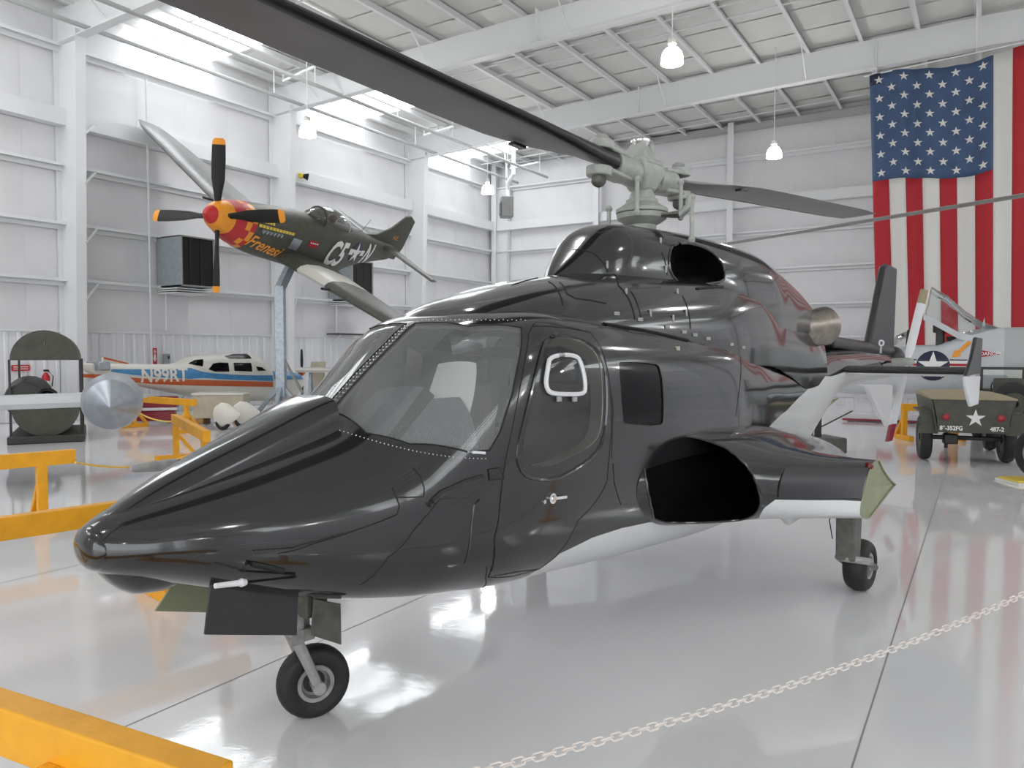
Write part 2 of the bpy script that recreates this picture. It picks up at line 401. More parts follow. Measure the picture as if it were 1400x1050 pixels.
for x in COLS_X:
    h = roof_z(x) - .05
    col = MB().box((x, WY - .3, h / 2), (.012, .34, h)).build('column', M['steel'], wf, smooth=False)
    MB().box((x, WY - .48, h / 2), (.24, .02, h)).build('column_flange', M['steel'], col, smooth=False)
MB().box(((WX + EX) / 2, WY - .2, 10.42), (EX - WX, .3, .22), Matrix.Rotation(-.0, 3, 'Y')).build('eave_channel', M['pipe'], wf, smooth=False)
wr = struct(MB().box((EX + .1, (WY + BY) / 2, 5.3), (.2, WY - BY, 10.8)).build('wall_right', M['wall'], smooth=False))
for s0, s1 in SKY_Y + [(5.8, 8.5), (-1, 1.7), (-8, -5.2)]:
    MB().box((EX - .02, (s0 + s1) / 2, 9.75), (.03, s1 - s0, 1.0)).build('skylight_panel', M['sky'], wr, smooth=False)
# the wall behind stands open: a wide hangar doorway onto a pale apron
wb_ = struct(MB().box((-15.0, BY - .1, 5.5), (10.2, .2, 11.4)).box((18.6, BY - .1, 5.5), (3.2, .2, 11.4)).box((3.5, BY - .1, 9.6), (27.0, .2, 3.2)).build('wall_back', M['wall'], smooth=False))
MB().box((-9.8, BY + .05, 4.0), (.2, .12, 8.0)).box((16.9, BY + .05, 4.0), (.2, .12, 8.0)).box((3.5, BY + .05, 8.05), (27.0, .12, .2)).build('door_frame', M['steel'], wb_, smooth=False)
apron = struct(MB().box((3.5, BY - 20.3, -.11), (60, 40, .2)).build('floor_apron', M['crate'], smooth=False))

# ceiling
ce = MB()
ridge = roof_z(0)
ce.prism([(WX, BY, roof_z(WX) + .02), (0, BY, ridge + .02), (EX, BY, roof_z(EX) + .02), (EX, BY, ridge + .4), (WX, BY, ridge + .4)], (0, WY - BY, 0))
ceiling = struct(ce.build('ceiling', M['ceil'], smooth=False))
PX = [-19.2 + 1.45 * i for i in range(26)]
cpm = panel_mesh(1.55, 1.40, .02, 3)
for x in PX[:19]:
    for k in range(13):
        y0 = 11.05 + k * 1.56
        if x < -14.5 and any(y0 + 1.55 > s0 and y0 < s1 for s0, s1 in SKY_Y): continue
        sl = .028 if x < -.5 else -.028
        put('ceiling_panel', cpm, M['ceil'], ceiling, frame((x + .02, y0, roof_z(x) + .012), (0, 1, 0), (1, 0, sl), (0, 0, -1)))
for s0, s1 in SKY_Y + [(5.8, 8.5), (-1, 1.7), (-8, -5.2)]:
  for x0, x1 in ((WX + .05, -14.95), (EX - .05, 14.95)):
    MB().add([(x0, s0, roof_z(x0) - .03), (x1, s0, roof_z(x1) - .03), (x1, s1, roof_z(x1) - .03), (x0, s1, roof_z(x0) - .03)], [(0, 1, 2, 3)]).build('skylight_panel', M['sky'], ceiling, smooth=False)
for x in PX:
    z = roof_z(x)
    p = MB(); p.box((x, (WY + BY) / 2, z - .12), (.012, WY - BY, .2)).box((x + .045, (WY + BY) / 2, z - .22), (.1, WY - BY, .012)).box((x - .04, (WY + BY) / 2, z - .03), (.09, WY - BY, .012)).box((x + .09, (WY + BY) / 2, z - .205), (.01, WY - BY, .03))
    p.build('purlin', M['steel'], ceiling, smooth=False)
for y in COLS_Y[:-1]:
    r = MB()
    pts = [(WX + .05, y - .008, roof_z(WX) - .2), (0, y - .008, ridge - .22), (EX - .05, y - .008, roof_z(EX) - .2), (EX - .05, y - .008, 9.3), (-10, y - .008, 9.62), (WX + .05, y - .008, 9.3)]
    r.prism(pts[:2] + [(0, y - .008, 9.85), pts[4], pts[5]], (0, .016, 0)).prism([(0, y - .008, ridge - .22), pts[2], pts[3], (0, y - .008, 9.85)], (0, .016, 0))
    ra = r.build('rafter', M['steel'], ceiling, smooth=False)
    fl = MB().beam((WX + .05, y, 9.3), (-10, y, 9.62), .26, .022, (0, 0, 1)).beam((-10, y, 9.62), (0, y, 9.85), .26, .022).beam((0, y, 9.85), (EX, y, 9.3), .26, .022)
    fl.build('rafter_flange', M['steel'], ra, smooth=False)
    for x in (-10.0, -2.8, 4.0):
        MB().box((x, y, 10.05), (.03, .26, .86)).build('splice_plate', M['steel'], ra, smooth=False)
    for x in PX[1:20:3]:
        for sg in (-1, 1):
            MB().beam((x, y + sg * .9, roof_z(x) - .2), (x, y + sg * .06, 9.5 + .03 * (x - WX) * .5), .03, .03).build('flange_brace', M['steel'], ra, smooth=False)
for y in (13.2, 14.0, 20.2, 21.0, 27.0, 29.8):
    MB().beam((WX + .2, y, roof_z(WX) - .19), (0, y, ridge - .19), .035, .035).build('brace_rod', M['steel'], ceiling, smooth=False)
# two long pipes under the eave, with hangers and a cross pipe in each bay
for x in (-18.4, -16.7):
    pr = MB().cyl((x, 5.0, 9.40), (x, 30.9 if x < -17 else 30.6, 9.40), .055, n=10).build('eave_pipe', M['pipe'], ceiling)
    for y in (9.0, 13.6, 16.6, 20.3, 23.4, 27.0, 29.9):
        MB().cyl((x, y, 9.4), (x, y, roof_z(x) - .15), .018, n=6).build('pipe_hanger', M['steel'], ceiling)
for y in (16.6, 23.4, 29.6):
    MB().tube([(-15.0, y, 9.95), (-18.0, y, 9.95), (-18.0, y, 9.75), (-16.4, y - .35, 9.75)], .04, 8).build('vent_pipe', M['steel'], ceiling)

# ------------------------------------------------------------------ the black helicopter
HELI = thing('helicopter', 'glossy black twin-engine helicopter with white belly parked on the floor', 'helicopter', W(-0.9575, 3.6121), math.radians(49.873) + YAW)
HM = Matrix.Translation(HELI.location) @ Matrix.Rotation(HELI.rotation_euler.z, 4, 'Z'); HI = HM.inverted()
HC = HI @ CAMP
def hray(px, py): return (HI.to_3x3() @ ray(px, py)).normalized()
def hv(s, p, z): return Vector((s, -p, z))
def atp(px, py, p):
    d = hray(px, py); q = HC + d * ((-p - HC.y) / d.y); return Vector((q.x, p, q.z))       # (s, p, z)
def hpp(px, py, p): a = atp(px, py, p); return hv(*a)

def inside(pt, poly):
    x, y = pt; c = False; n = len(poly); j = n - 1
    for i in range(n):
        xi, yi = poly[i]; xj, yj = poly[j]
        if (yi > y) != (yj > y) and x < (xj - xi) * (y - yi) / (yj - yi) + xi: c = not c
        j = i
    return c
def seg_dist(p, a, b):
    ax, ay = a; bx, by = b; dx, dy = bx - ax, by - ay; L = dx * dx + dy * dy
    t = 0 if L == 0 else max(0, min(1, ((p[0] - ax) * dx + (p[1] - ay) * dy) / L))
    return math.hypot(p[0] - ax - t * dx, p[1] - ay - t * dy)
def resample(poly, step, closed=True):
    out = []; n = len(poly)
    for i in range(n if closed else n - 1):
        a = poly[i]; b_ = poly[(i + 1) % n]; L = math.hypot(b_[0] - a[0], b_[1] - a[1]); k = max(1, int(math.ceil(L / step)))
        out += [(a[0] + (b_[0] - a[0]) * t / k, a[1] + (b_[1] - a[1]) * t / k) for t in range(k)]
    if not closed: out.append(poly[-1])
    return out
def smooth_poly(poly, it=2):
    for _ in range(it):
        q = []
        for i in range(len(poly)):
            a = poly[i]; b_ = poly[(i + 1) % len(poly)]
            q += [(a[0] * .75 + b_[0] * .25, a[1] * .75 + b_[1] * .25), (a[0] * .25 + b_[0] * .75, a[1] * .25 + b_[1] * .75)]
        poly = q
    return poly

class Surf:
    """a smooth surface f(u, v) -> (s, p, z) of the port side; pixels can be cast onto it, and patches cut out of it"""
    def __init__(self, f, u0, u1, nu, nv, vs_=1.0, us=None):
        self.f = f; self.u0, self.u1, self.nu, self.nv, self.vs = u0, u1, nu, nv, vs_
        self.us = [u0 + (u1 - u0) * i / nu for i in range(nu + 1)]; self.vv = [j / nv for j in range(nv + 1)]
        if us: self.us = us; nu = self.nu = len(us) - 1
        V = [hv(*f(u, v)) for u in self.us for v in self.vv]; T_ = []
        for i in range(nu):
            for j in range(nv):
                k = i * (nv + 1) + j; T_ += [(k, k + nv + 1, k + nv + 2), (k, k + nv + 2, k + 1)]
        self.V = V; self.T = T_; self.bvh = BVHTree.FromPolygons(V, T_, all_triangles=True)
    def uv(self, px, py):
        d = hray(px, py); loc, nrm, idx, dist = self.bvh.ray_cast(HC, d)
        if loc is None:
            best = None
            for k in range(60):
                loc, nrm, i2, dd = self.bvh.find_nearest(HC + d * (2.5 + k * .15))
                if best is None or dd < best[2]: best = (loc, i2, dd)
            loc, idx = best[0], best[1]
        t = self.T[idx]; A, B, C_ = (self.V[i] for i in t)
        from mathutils.geometry import barycentric_transform
        U = [Vector((self.us[i // (self.nv + 1)], self.vv[i % (self.nv + 1)], 0)) for i in t]
        q = barycentric_transform(loc, A, B, C_, *U); return (q.x, min(max(q.y, 0), 1))
    def px(self, pts): return [self.uv(*p) for p in pts]
    def nrm(self, u, v):
        e = 1e-3
        ua, ub = max(self.u0, u - e), min(self.u1, u + e); va, vb = max(0.0, v - e), min(1.0, v + e)
        du = hv(*self.f(ub, v)) - hv(*self.f(ua, v)); dv = hv(*self.f(u, vb)) - hv(*self.f(u, va))
        n = du.cross(dv)
        return n.normalized() if n.length > 1e-12 else Vector((0, 0, 1))
    def at(self, u, v, off=0.0, mirror=False):
        q = hv(*self.f(u, v)) + (self.nrm(u, v) * off if off else Vector((0, 0, 0)))
        return Vector((q.x, -q.y, q.z)) if mirror else q
    def patch(self, name, outer, holes, m, parent, mirror=False, off=0.0, step=0.02, both=False):
        S = self.vs; sc_ = lambda P: [(u, v * S) for u, v in P]
        loops = [resample(sc_(outer), step)] + [resample(sc_(h), step) for h in holes]
        pts = []; edges = []
        for L in loops:
            n0 = len(pts); pts += L; edges += [(n0 + i, n0 + (i + 1) % len(L)) for i in range(len(L))]
        us = [p[0] for p in loops[0]]; vs2 = [p[1] for p in loops[0]]; ua, ub, va, vb = min(us), max(us), min(vs2), max(vs2)
        cell = step * 2; grid = {}
        for L in loops:
            for p in L: grid.setdefault((int(p[0] // cell), int(p[1] // cell)), []).append(p)
        du = (self.u1 - self.u0) / self.nu; dv = S / self.nv
        for u in self.us:
            if u < ua or u > ub: continue
            for v in self.vv:
                v2 = v * S
                if v2 < va or v2 > vb or not inside((u, v2), loops[0]): continue
                if any(inside((u, v2), L) for L in loops[1:]): continue
                ci, cj = int(u // cell), int(v2 // cell); near = False
                for a in (-1, 0, 1):
                    for b_ in (-1, 0, 1):
                        for q in grid.get((ci + a, cj + b_), ()):
                            if (q[0] - u) ** 2 + (q[1] - v2) ** 2 < (step * .45) ** 2: near = True
                if not near: pts.append((u, v2))
        V, E, Fc, *_ = delaunay_2d_cdt([Vector(p) for p in pts], edges, [], 0, 1e-6, False)
        faces = []
        for f in Fc:
            cx = sum(V[i].x for i in f) / 3; cy = sum(V[i].y for i in f) / 3
            if inside((cx, cy), loops[0]) and not any(inside((cx, cy), L) for L in loops[1:]): faces.append(list(f))
        def mk(mir):
            vs3 = []; ns = []
            for q in V:
                n = self.nrm(q.x, q.y / S); p = hv(*self.f(q.x, q.y / S)) + n * off
                if mir: p = Vector((p.x, -p.y, p.z)); n = Vector((n.x, -n.y, n.z))
                vs3.append(p); ns.append(n)
            fs = []
            for f in faces:
                a, b_, c = (vs3[i] for i in f); n = (b_ - a).cross(c - a); want = ns[f[0]] + ns[f[1]] + ns[f[2]]
                fs.append(f if n.dot(want) >= 0 else f[::-1])
            used = sorted({i for f in fs for i in f}); mp = {i: k for k, i in enumerate(used)}
            return mesh_obj(name, [vs3[i] for i in used], [[mp[i] for i in f] for f in fs], m, parent, normals=[ns[i] for i in used])
        o = mk(mirror)
        return (o, mk(not mirror)) if both else o
    def rim(self, name, loop, depth, m, parent, mirror=False, off=0.0, step=0.03):
        L = [(u, v / self.vs) for u, v in resample([(u, v * self.vs) for u, v in loop], step)]
        a = [self.at(u, v, off, mirror) for u, v in L]; b_ = [self.at(u, v, off - depth, mirror) for u, v in L]
        return MB().loft([a, b_], True).build(name, m, parent)
    def line(self, name, pts, r, m, parent, uvs=False, off=0.0, mirror=False, closed=False, step=0.03, n=6):
        P = pts if uvs else self.px(pts)
        P = [(u, v / self.vs) for u, v in resample([(u, v * self.vs) for u, v in P], step, closed)]
        return MB().tube([self.at(u, v, off, mirror) for u, v in P], r, n, closed).build(name, m, parent)

def sgnpow(x, e): return math.copysign(abs(x) ** e, x)
# fuselage: s, bottom, top, half width, height of greatest width, lower and upper squareness
zb_, zt_, hw_, zw_, nl_, nu_ = table([
    (-1.0, .978, 1.0, .012, .99, 2, 2), (-.997, .962, 1.018, .032, .989, 2, 2), (-.985, .935, 1.045, .07, .987, 2, 2), (-.96, .905, 1.07, .112, .985, 2, 2), (-.90, .872, 1.105, .168, .98, 2, 2), (-.75, .82, 1.155, .255, .975, 2.1, 2),
    (-.5, .735, 1.23, .385, .96, 2.3, 2), (-.2, .645, 1.32, .505, .95, 2.6, 2), (.03, .59, 1.395, .585, .95, 2.8, 2.05), (.1, .575, 1.435, .605, .95, 2.8, 2.05),
    (.3, .545, 1.60, .66, .96, 3, 2.2), (.5, .52, 1.755, .70, .98, 3, 2.6), (.65, .505, 1.862, .725, 1.0, 3.2, 3.0), (.85, .49, 1.925, .745, 1.03, 3.3, 3.7),
    (1.2, .47, 1.96, .76, 1.05, 3.4, 4.2), (2, .42, 1.93, .77, 1.03, 3.5, 4.2), (3, .37, 1.87, .76, 1.0, 3.5, 4.2), (3.7, .36, 1.82, .69, .98, 3.3, 3.8),
    (4.4, .41, 1.76, .58, 1.0, 3.0, 3.4), (5.0, .50, 1.72, .49, 1.08, 2.7, 3), (5.6, .64, 1.69, .41, 1.18, 2.5, 2.6), (6.3, .90, 1.69, .34, 1.32, 2.2, 2.3),
    (7.0, 1.17, 1.74, .28, 1.46, 2, 2), (8, 1.28, 1.74, .22, 1.5, 2, 2), (9.3, 1.33, 1.70, .17, 1.51, 2, 2), (10.0, 1.37, 1.66, .13, 1.51, 2, 2), (10.15, 1.45, 1.56, .05, 1.5, 2, 2)])
def f_fus(s, t):
    a = math.pi * (t - .5); c, sn = max(math.cos(a), 0.0), math.sin(a); w_ = hw_(s); zm = zw_(s)
    if sn < 0: n = nl_(s); return (s, w_ * c ** (2 / n), zm - (zm - zb_(s)) * (-sn) ** (2 / n))
    n = nu_(s); return (s, w_ * c ** (2 / n), zm + (zt_(s) - zm) * sn ** (2 / n))
FUS = Surf(f_fus, -1.0, 10.15, 190, 72, 2.4, [-1 + .25 * (k / 24) ** 1.8 for k in range(24)] + [-.75 + .035 * k for k in range(60)] + [1.35 + .08 * k for k in range(110)] + [10.15])

ws = FUS.px([(575, 447), (640, 446), (713, 448), (712, 480), (700, 540), (684, 590), (669, 616), (640, 618), (560, 607), (500, 592), (448, 576)])
ws = [ws[0]] + ws[1:]
def t_of_p(s, p):                          # t on the upper half at a given p
    w_ = hw_(s); n = nu_(s); return .5 + math.acos(min(1, (p / w_) ** (n / 2))) / math.pi
s_top, s_bot = .66, .11
post = [(s_bot + (s_top - s_bot) * k / 8, t_of_p(s_bot + (s_top - s_bot) * k / 8, .03)) for k in range(9)]
ws_port = post[::-1][:0] + post + ws[1:-1]
door = FUS.px([(732, 440), (770, 446), (806, 454), (822, 476), (833, 520), (836, 590), (833, 640), (824, 668), (790, 712), (737, 778), (700, 788), (667, 789), (675, 735), (686, 660), (691, 630), (708, 545), (723, 455)])
dwin = smooth_poly(FUS.px([(749, 466), (772, 461), (796, 468), (814, 481), (821, 500), (824, 530), (824, 570), (820, 596), (808, 617), (790, 630), (758, 645), (736, 644), (722, 636), (715, 618), (717, 597), (724, 565), (733, 528), (742, 488)]), 1)
swin = smooth_poly(FUS.px([(845, 498), (850, 494), (897, 497), (903, 503), (908, 575), (903, 583), (858, 581), (850, 575)]), 1)
# white belly: boundary t(s)
bd = FUS.px([(700, 803), (730, 782), (765, 757), (810, 735), (850, 722), (888, 714)])
bx = [(bd[0][0] - .25, 0.0)] + bd + [(3.0, .34)]
rear = FUS.px([(1052, 584), (1075, 562), (1100, 537), (1122, 514)])
bx += [q for q in rear if q[0] > 3.4] + [(7.4, .48), (10.1, .46)]
bx = sorted(bx)
S0, S1 = -1.0, 10.15
up_outer = [(S0, 0.0)] + bx + [(S1, .46), (S1, 1.0), (S0, 1.0)]
lo_outer = [(bx[0][0], 0.0)] + bx[1:] + [(S1, .46), (S1, 0.0)]
door_hole = door
for mir in (False, True):
    FUS.patch('fuselage_skin', up_outer, [ws_port, door_hole, swin], M['black'], HELI, mir)
    FUS.patch('belly_skin', lo_outer, [], M['belly'], HELI, mir)
    cx = sum(q[0] for q in door) / len(door); cv = sum(q[1] for q in door) / len(door)
    inn = [(cx + (u - cx) * .988, cv + (v - cv) * .988) for u, v in door]
    d_ = FUS.patch('door', inn, [dwin], M['black'], HELI, mir)
    if not mir: PORT_DOOR = d_
    d_['label'] = 'glossy black crew door with rounded window'
    FUS.patch('door_window', dwin, [], M['glassd'], d_, mir, off=-.004)
    FUS.rim('window_frame', dwin, .08, M['beige'], d_, mir)
    mid = (sum(q[0] for q in dwin) / len(dwin), sum(q[1] for q in dwin) / len(dwin))
    grow = [(mid[0] + (u - mid[0]) * 1.12, mid[1] + (v - mid[1]) * 1.07) for u, v in dwin]
    FUS.line('window_bead', grow, .010, M['black'], d_, True, 0.0, mir, True)
    FUS.line('door_seam', door, .004, M['seamk'], HELI, True, -.002, mir, True)
    FUS.patch('windshield_pane', ws_port, [], M['glass'], HELI, mir, off=-.006)
    FUS.rim('windshield_reveal', ws_port, .03, M['beige'], HELI, mir)
    FUS.patch('cabin_window', swin, [], M['glassk'], HELI, mir, off=-.008)
    FUS.line('windshield_gasket', ws_port, .004, M['seamk'], HELI, True, 0.0, mir, True)
    cov = FUS.px([(452, 574), (510, 517), (575, 516), (592, 533), (630, 533), (650, 563), (664, 612), (560, 602), (500, 588)])
    FUS.patch('cabin_liner', [(.13, .42), (2.3, .42), (2.3, .995), (.13, .995)], [[(sum(q[0] for q in H_) / len(H_) + (u - sum(q[0] for q in H_) / len(H_)) * 1.03, sum(q[1] for q in H_) / len(H_) + (v - sum(q[1] for q in H_) / len(H_)) * 1.02) for u, v in H_] for H_ in (ws_port, dwin, swin)], M['liner'], HELI, mir, off=-.035)
    FUS.patch('dash_cover', cov, [], M['cover'], HELI, mir, off=-.07)
    if not mir:
        FUS.patch('white_patch', FUS.px([(587, 471), (650, 472), (650, 566), (630, 536), (592, 536), (576, 519)]), [], M['fwhite'], HELI, mir, off=-.13)  # plain white patch laid just inside the port pane
    FUS.patch('dash_dark_strip', FUS.px([(520, 592), (576, 517), (592, 530), (540, 595)]), [], M['cabin'], HELI, mir, off=-.066)  # dark strip laid over the dash cover
    st = [(u, v) for u, v in FUS.px([(750, 488), (786, 487), (792, 498), (798, 525), (796, 542), (752, 541), (743, 528), (747, 503)])]
    fr = FUS.line('storm_window_frame', smooth_poly(st, 2), .012, M['white'], d_, True, .012, mir, True)
    FUS.patch('storm_window', smooth_poly(st, 2), [], M['glassd'], d_, mir, off=.008)
FUS.line('windshield_clip', [(639, 618.5), (663, 619.5)], .007, M['white'], HELI, off=.002)
# storm window hinges, door handle, hinge tabs, latches (port side, where they show)
for px in (762, 783):
    u, v = FUS.uv(px, 546); c = FUS.at(u, v, .012); MB().box(c, (.03, .015, .025)).build('storm_window_catch', M['hub'], PORT_DOOR, bevel=.003)
u, v = FUS.uv(754, 677); c = FUS.at(u, v, .0); n = FUS.nrm(u, v)
hd = MB().lathe([(-.004, .026), (.012, .026), (.014, .016), (.02, .014), (.02, .001)], c, n, 20).build('door_handle', M['chrome'], PORT_DOOR)
u2, v2 = FUS.uv(772, 675); MB().beam(c + n * .016, FUS.at(u2, v2, .014), .014, .008, n).build('handle_lever', M['white'], PORT_DOOR, bevel=.003)
u, v = FUS.uv(744, 682); MB().lathe([(0, .010), (.006, .010), (.006, .001)], FUS.at(u, v), FUS.nrm(u, v), 14).build('door_lock', M['chrome'], PORT_DOOR)
FUS.patch('hinge_cover', FUS.px([(667, 642), (683, 640), (688, 654), (669, 656)]), [], M['satin'], HELI, off=.004)
FUS.line('hinge_seam', [(667, 642), (683, 640), (688, 654), (669, 656)], .0035, M['seamk'], HELI, off=.003, closed=True)
# panel seams traced over the skin
for pts in ([(492, 800), (530, 762), (579, 709), (600, 684)], [(380, 757), (425, 744), (485, 725), (543, 703), (546, 692), (536, 667)], [(132, 768), (133, 757), (137, 742), (150, 729), (172, 713)],
            [(565, 640), (575, 652), (580, 668), (579, 679), (541, 680)], [(665, 775), (664, 790), (660, 805)], [(676, 787), (705, 782), (737, 778)], [(833, 524), (838, 560), (836, 640)],
            [(1008, 478), (1012, 520), (1006, 570)], [(838, 645), (842, 665), (849, 690)], [(345, 752), (400, 748), (470, 728)], [(888, 640), (893, 670), (888, 712)], [(728, 446), (760, 447), (808, 455)]):
    FUS.line('panel_seam', pts, .0032, M['seamk'], HELI, off=-.0005)
FUS.line('side_rail', [(825, 443), (880, 452), (940, 466)], .009, M['seamk'], HELI, off=.004)
# raised strip under the cowling, with small latches
FUS.line('waist_strake', [(585, 690), (603, 674), (634, 660), (660, 652)], .016, M['black'], HELI, off=.002)
FUS.line('rib_fairing', [(655, 683), (648, 690), (644, 720), (636, 770)], .006, M['black'], HELI, off=.0)
FUS.line('rib_fairing', [(596, 682), (630, 679), (652, 681)], .006, M['black'], HELI, off=.0)
rv = MB()
for k in range(26):
    s_ = s_bot + (s_top - s_bot) * (k + .5) / 26
    for pp in (.014, .028, -.014):
        q = hv(*f_fus(s_, t_of_p(s_, abs(pp)))) ; q.y = -pp; rv.ball(q + Vector((-.002, 0, .001)), .0042, 6)
rvp = rv.build('post_rivets', M['metal'], HELI); rvp['kind'] = 'stuff'
FUS.line('windshield_post', post[:], .005, M['satin'], HELI, True, .0)
rv = MB()
for k in range(40):
    t = k / 39; x = 448 + (664 - 448) * t; y = 580 + 48 * t - 0 * t
    y = 583 + 44 * math.sin(t * math.pi / 2)
    u, v = FUS.uv(x, y); rv.ball(FUS.at(u, v, .0), .0032, 6)
for k in range(34):
    x = 520 + k * 6; u, v = FUS.uv(x, 437 + (1 if k % 2 else 0)); rv.ball(FUS.at(u, v), .0032, 6)
rvp = rv.build('frame_rivets', M['metal'], HELI); rvp['kind'] = 'stuff'

MB().ball(hv(-.94, 0, .986), 1.0, 36, (.061, .126, .090)).build('nose_cap', M['black'], HELI, angle=80)
# chin radome under the nose, nose fairing on top of it
chz, chw_ = table([(-.965, .93, .02), (-.93, .88, .07), (-.89, .832, .10), (-.81, .778, .125), (-.71, .768, .12), (-.64, .78, .09), (-.535, .80, .02)])
ch = MB(); rings = []
for k in range(13):
    t = k / 12; s_ = -.965 + .43 * t; zl = chz(s_); zc = zb_(s_) + .05; r = chw_(s_)
    rings.append([hv(s_, r * math.cos(a), zc + (zc - zl) * min(0, math.sin(a)) + .01 * max(0, math.sin(a))) for a in [2 * math.pi * i / 24 for i in range(24)]])
ch.loft(rings, True, True, True).build('chin_radome', M['black'], HELI, angle=80)
hzt, hhw, hnn = table([(-.96, 1.06, .02, 2.2), (-.9, 1.105, .07, 2.2), (-.71, 1.213, .115, 2.4), (-.54, 1.29, .145, 2.7), (-.30, 1.388, .175, 3.2), (-.02, 1.50, .205, 4.2), (.03, 1.515, .21, 4.5)])
def f_hump(s, v):
    a = v * math.pi / 2; w_ = hhw(s); base = f_fus(s, t_of_p(s, min(w_ * .98, hw_(s) * .98)))[2] - .03; zt = hzt(s)
    n = hnn(s); return (s, w_ * max(math.cos(a), 0) ** (2 / n), base + (zt - base) * math.sin(a) ** (2 / n))
HUMP = Surf(f_hump, -.96, .03, 40, 24, .5)
for mir in (False, True):
    hf = HUMP.patch('nose_fairing', [(-.96, 0), (.03, 0), (.03, 1), (-.96, 1)], [], M['black'], HELI, mir, step=.03)
loop = [HUMP.at(.03, j / 24) for j in range(25)] + [HUMP.at(.03, 1 - j / 24, 0, True) for j in range(1, 25)]
mesh_obj('fairing_end_cap', [sum(loop, Vector()) / len(loop) + Vector((0, 0, -.02))] + loop, [(0, i + 1, (i + 1) % len(loop) + 1) for i in range(len(loop))], M['satin'], HELI, smooth=False)
MB().box(hv(.06, .02, 1.46), (.03, .05, .05)).cyl(hv(.05, .05, 1.43), hv(.09, .05, 1.47), .01).build('wiper_pivot', M['seamk'], HELI, bevel=.004)
# pitot tube low on the nose
a_, b2 = FUS.uv(405, 786), None; q0 = FUS.at(*FUS.uv(404, 786), .01); q1 = hpp(336, 796, .36); q2 = hpp(294, 801, .37)
MB().tube([q0, q1], .007).build('pitot_arm', M['seamk'], HELI); MB().lathe([(0, .012), (.02, .017), (.03, .012), ((q2 - q1).length, .010), ((q2 - q1).length, .001)], q1, q2 - q1, 12).build('pitot_tube', M['white'], HELI)
FUS.line('air_scoop_lip', [(336, 769), (360, 774), (388, 781)], .012, M['seamk'], HELI, off=.002)

# cabin: floor, rear bulkhead, seats, console
MB().box((1.45, 0, .66), (1.6, 1.1, .04)).build('cabin_floor', M['cabin'], HELI, smooth=False)
MB().box((2.3, 0, 1.2), (.04, 1.38, 1.1)).build('cabin_bulkhead', M['beige'], HELI, smooth=False)
MB().box((.42, 0, .95), (.3, .36, .6)).build('centre_console', M['cabin'], HELI, bevel=.02)
for y in (-.38, .38):
    MB().box((1.2, y, .88), (.48, .46, .12)).box((1.2, y, .72), (.3, .3, .2)).build('seat_cushion', M['seat'], HELI, bevel=.03)
    MB().box((1.46, y, 1.22), (.12, .46, .62), Matrix.Rotation(.18, 3, 'Y')).box((1.53, y, 1.6), (.08, .26, .16)).build('seat_back', M['seat'], HELI, bevel=.03)
    MB().tube([(.78, y, .64), (.8, y, .95), (.76, y, 1.12)], .016).build('control_stick', M['hub'], HELI)
MB().tube([hpp(773, 640, .45), hpp(776, 572, .45)], .012).build('seat_post', M['white'], HELI)

# cowling and pylon
cw, cb, ct = table([(.70, .26, 1.70, 1.86), (.85, .41, 1.74, 1.955), (1.1, .50, 1.74, 2.045), (1.5, .56, 1.72, 2.145), (2.0, .60, 1.68, 2.225), (2.6, .63, 1.64, 2.28), (3.2, .65, 1.62, 2.33), (4, .59, 1.60, 2.37), (4.7, .50, 1.50, 2.35), (5.4, .43, 1.36, 2.25), (5.95, .36, 1.38, 2.12), (6.25, .32, 1.40, 2.0)])
def f_cowl(s, v):
    a = v * math.pi / 2; n = 2.7; return (s, cw(s) * max(math.cos(a), 0) ** (2 / n), cb(s) + (ct(s) - cb(s)) * math.sin(a) ** (2 / n))
COWL = Surf(f_cowl, .7, 6.25, 100, 36, 1.2)
pw, pb, pt_ = table([(1.85, .05, 2.0, 2.19), (1.95, .14, 2.0, 2.28), (2.1, .23, 2.0, 2.41), (2.26, .30, 2.0, 2.54), (2.40, .34, 2.0, 2.595), (2.7, .39, 2.0, 2.615), (3.3, .46, 2.0, 2.63), (3.8, .51, 1.9, 2.625), (4.3, .51, 1.9, 2.60), (4.8, .46, 1.9, 2.52), (5.4, .39, 1.9, 2.39), (5.95, .34, 1.85, 2.2), (6.25, .29, 1.8, 2.08)])
def f_pyl(s, v):
    a = v * math.pi / 2; n = 3.1; return (s, pw(s) * max(math.cos(a), 0) ** (2 / n), pb(s) + (pt_(s) - pb(s)) * math.sin(a) ** (2 / n))
PYL = Surf(f_pyl, 1.85, 6.25, 90, 36, 1.0)
intake = smooth_poly(PYL.px([(922, 333), (945, 333), (968, 341), (984, 355), (991, 372), (989, 386), (965, 389), (940, 390), (922, 383), (914, 365), (915, 345)]), 1)
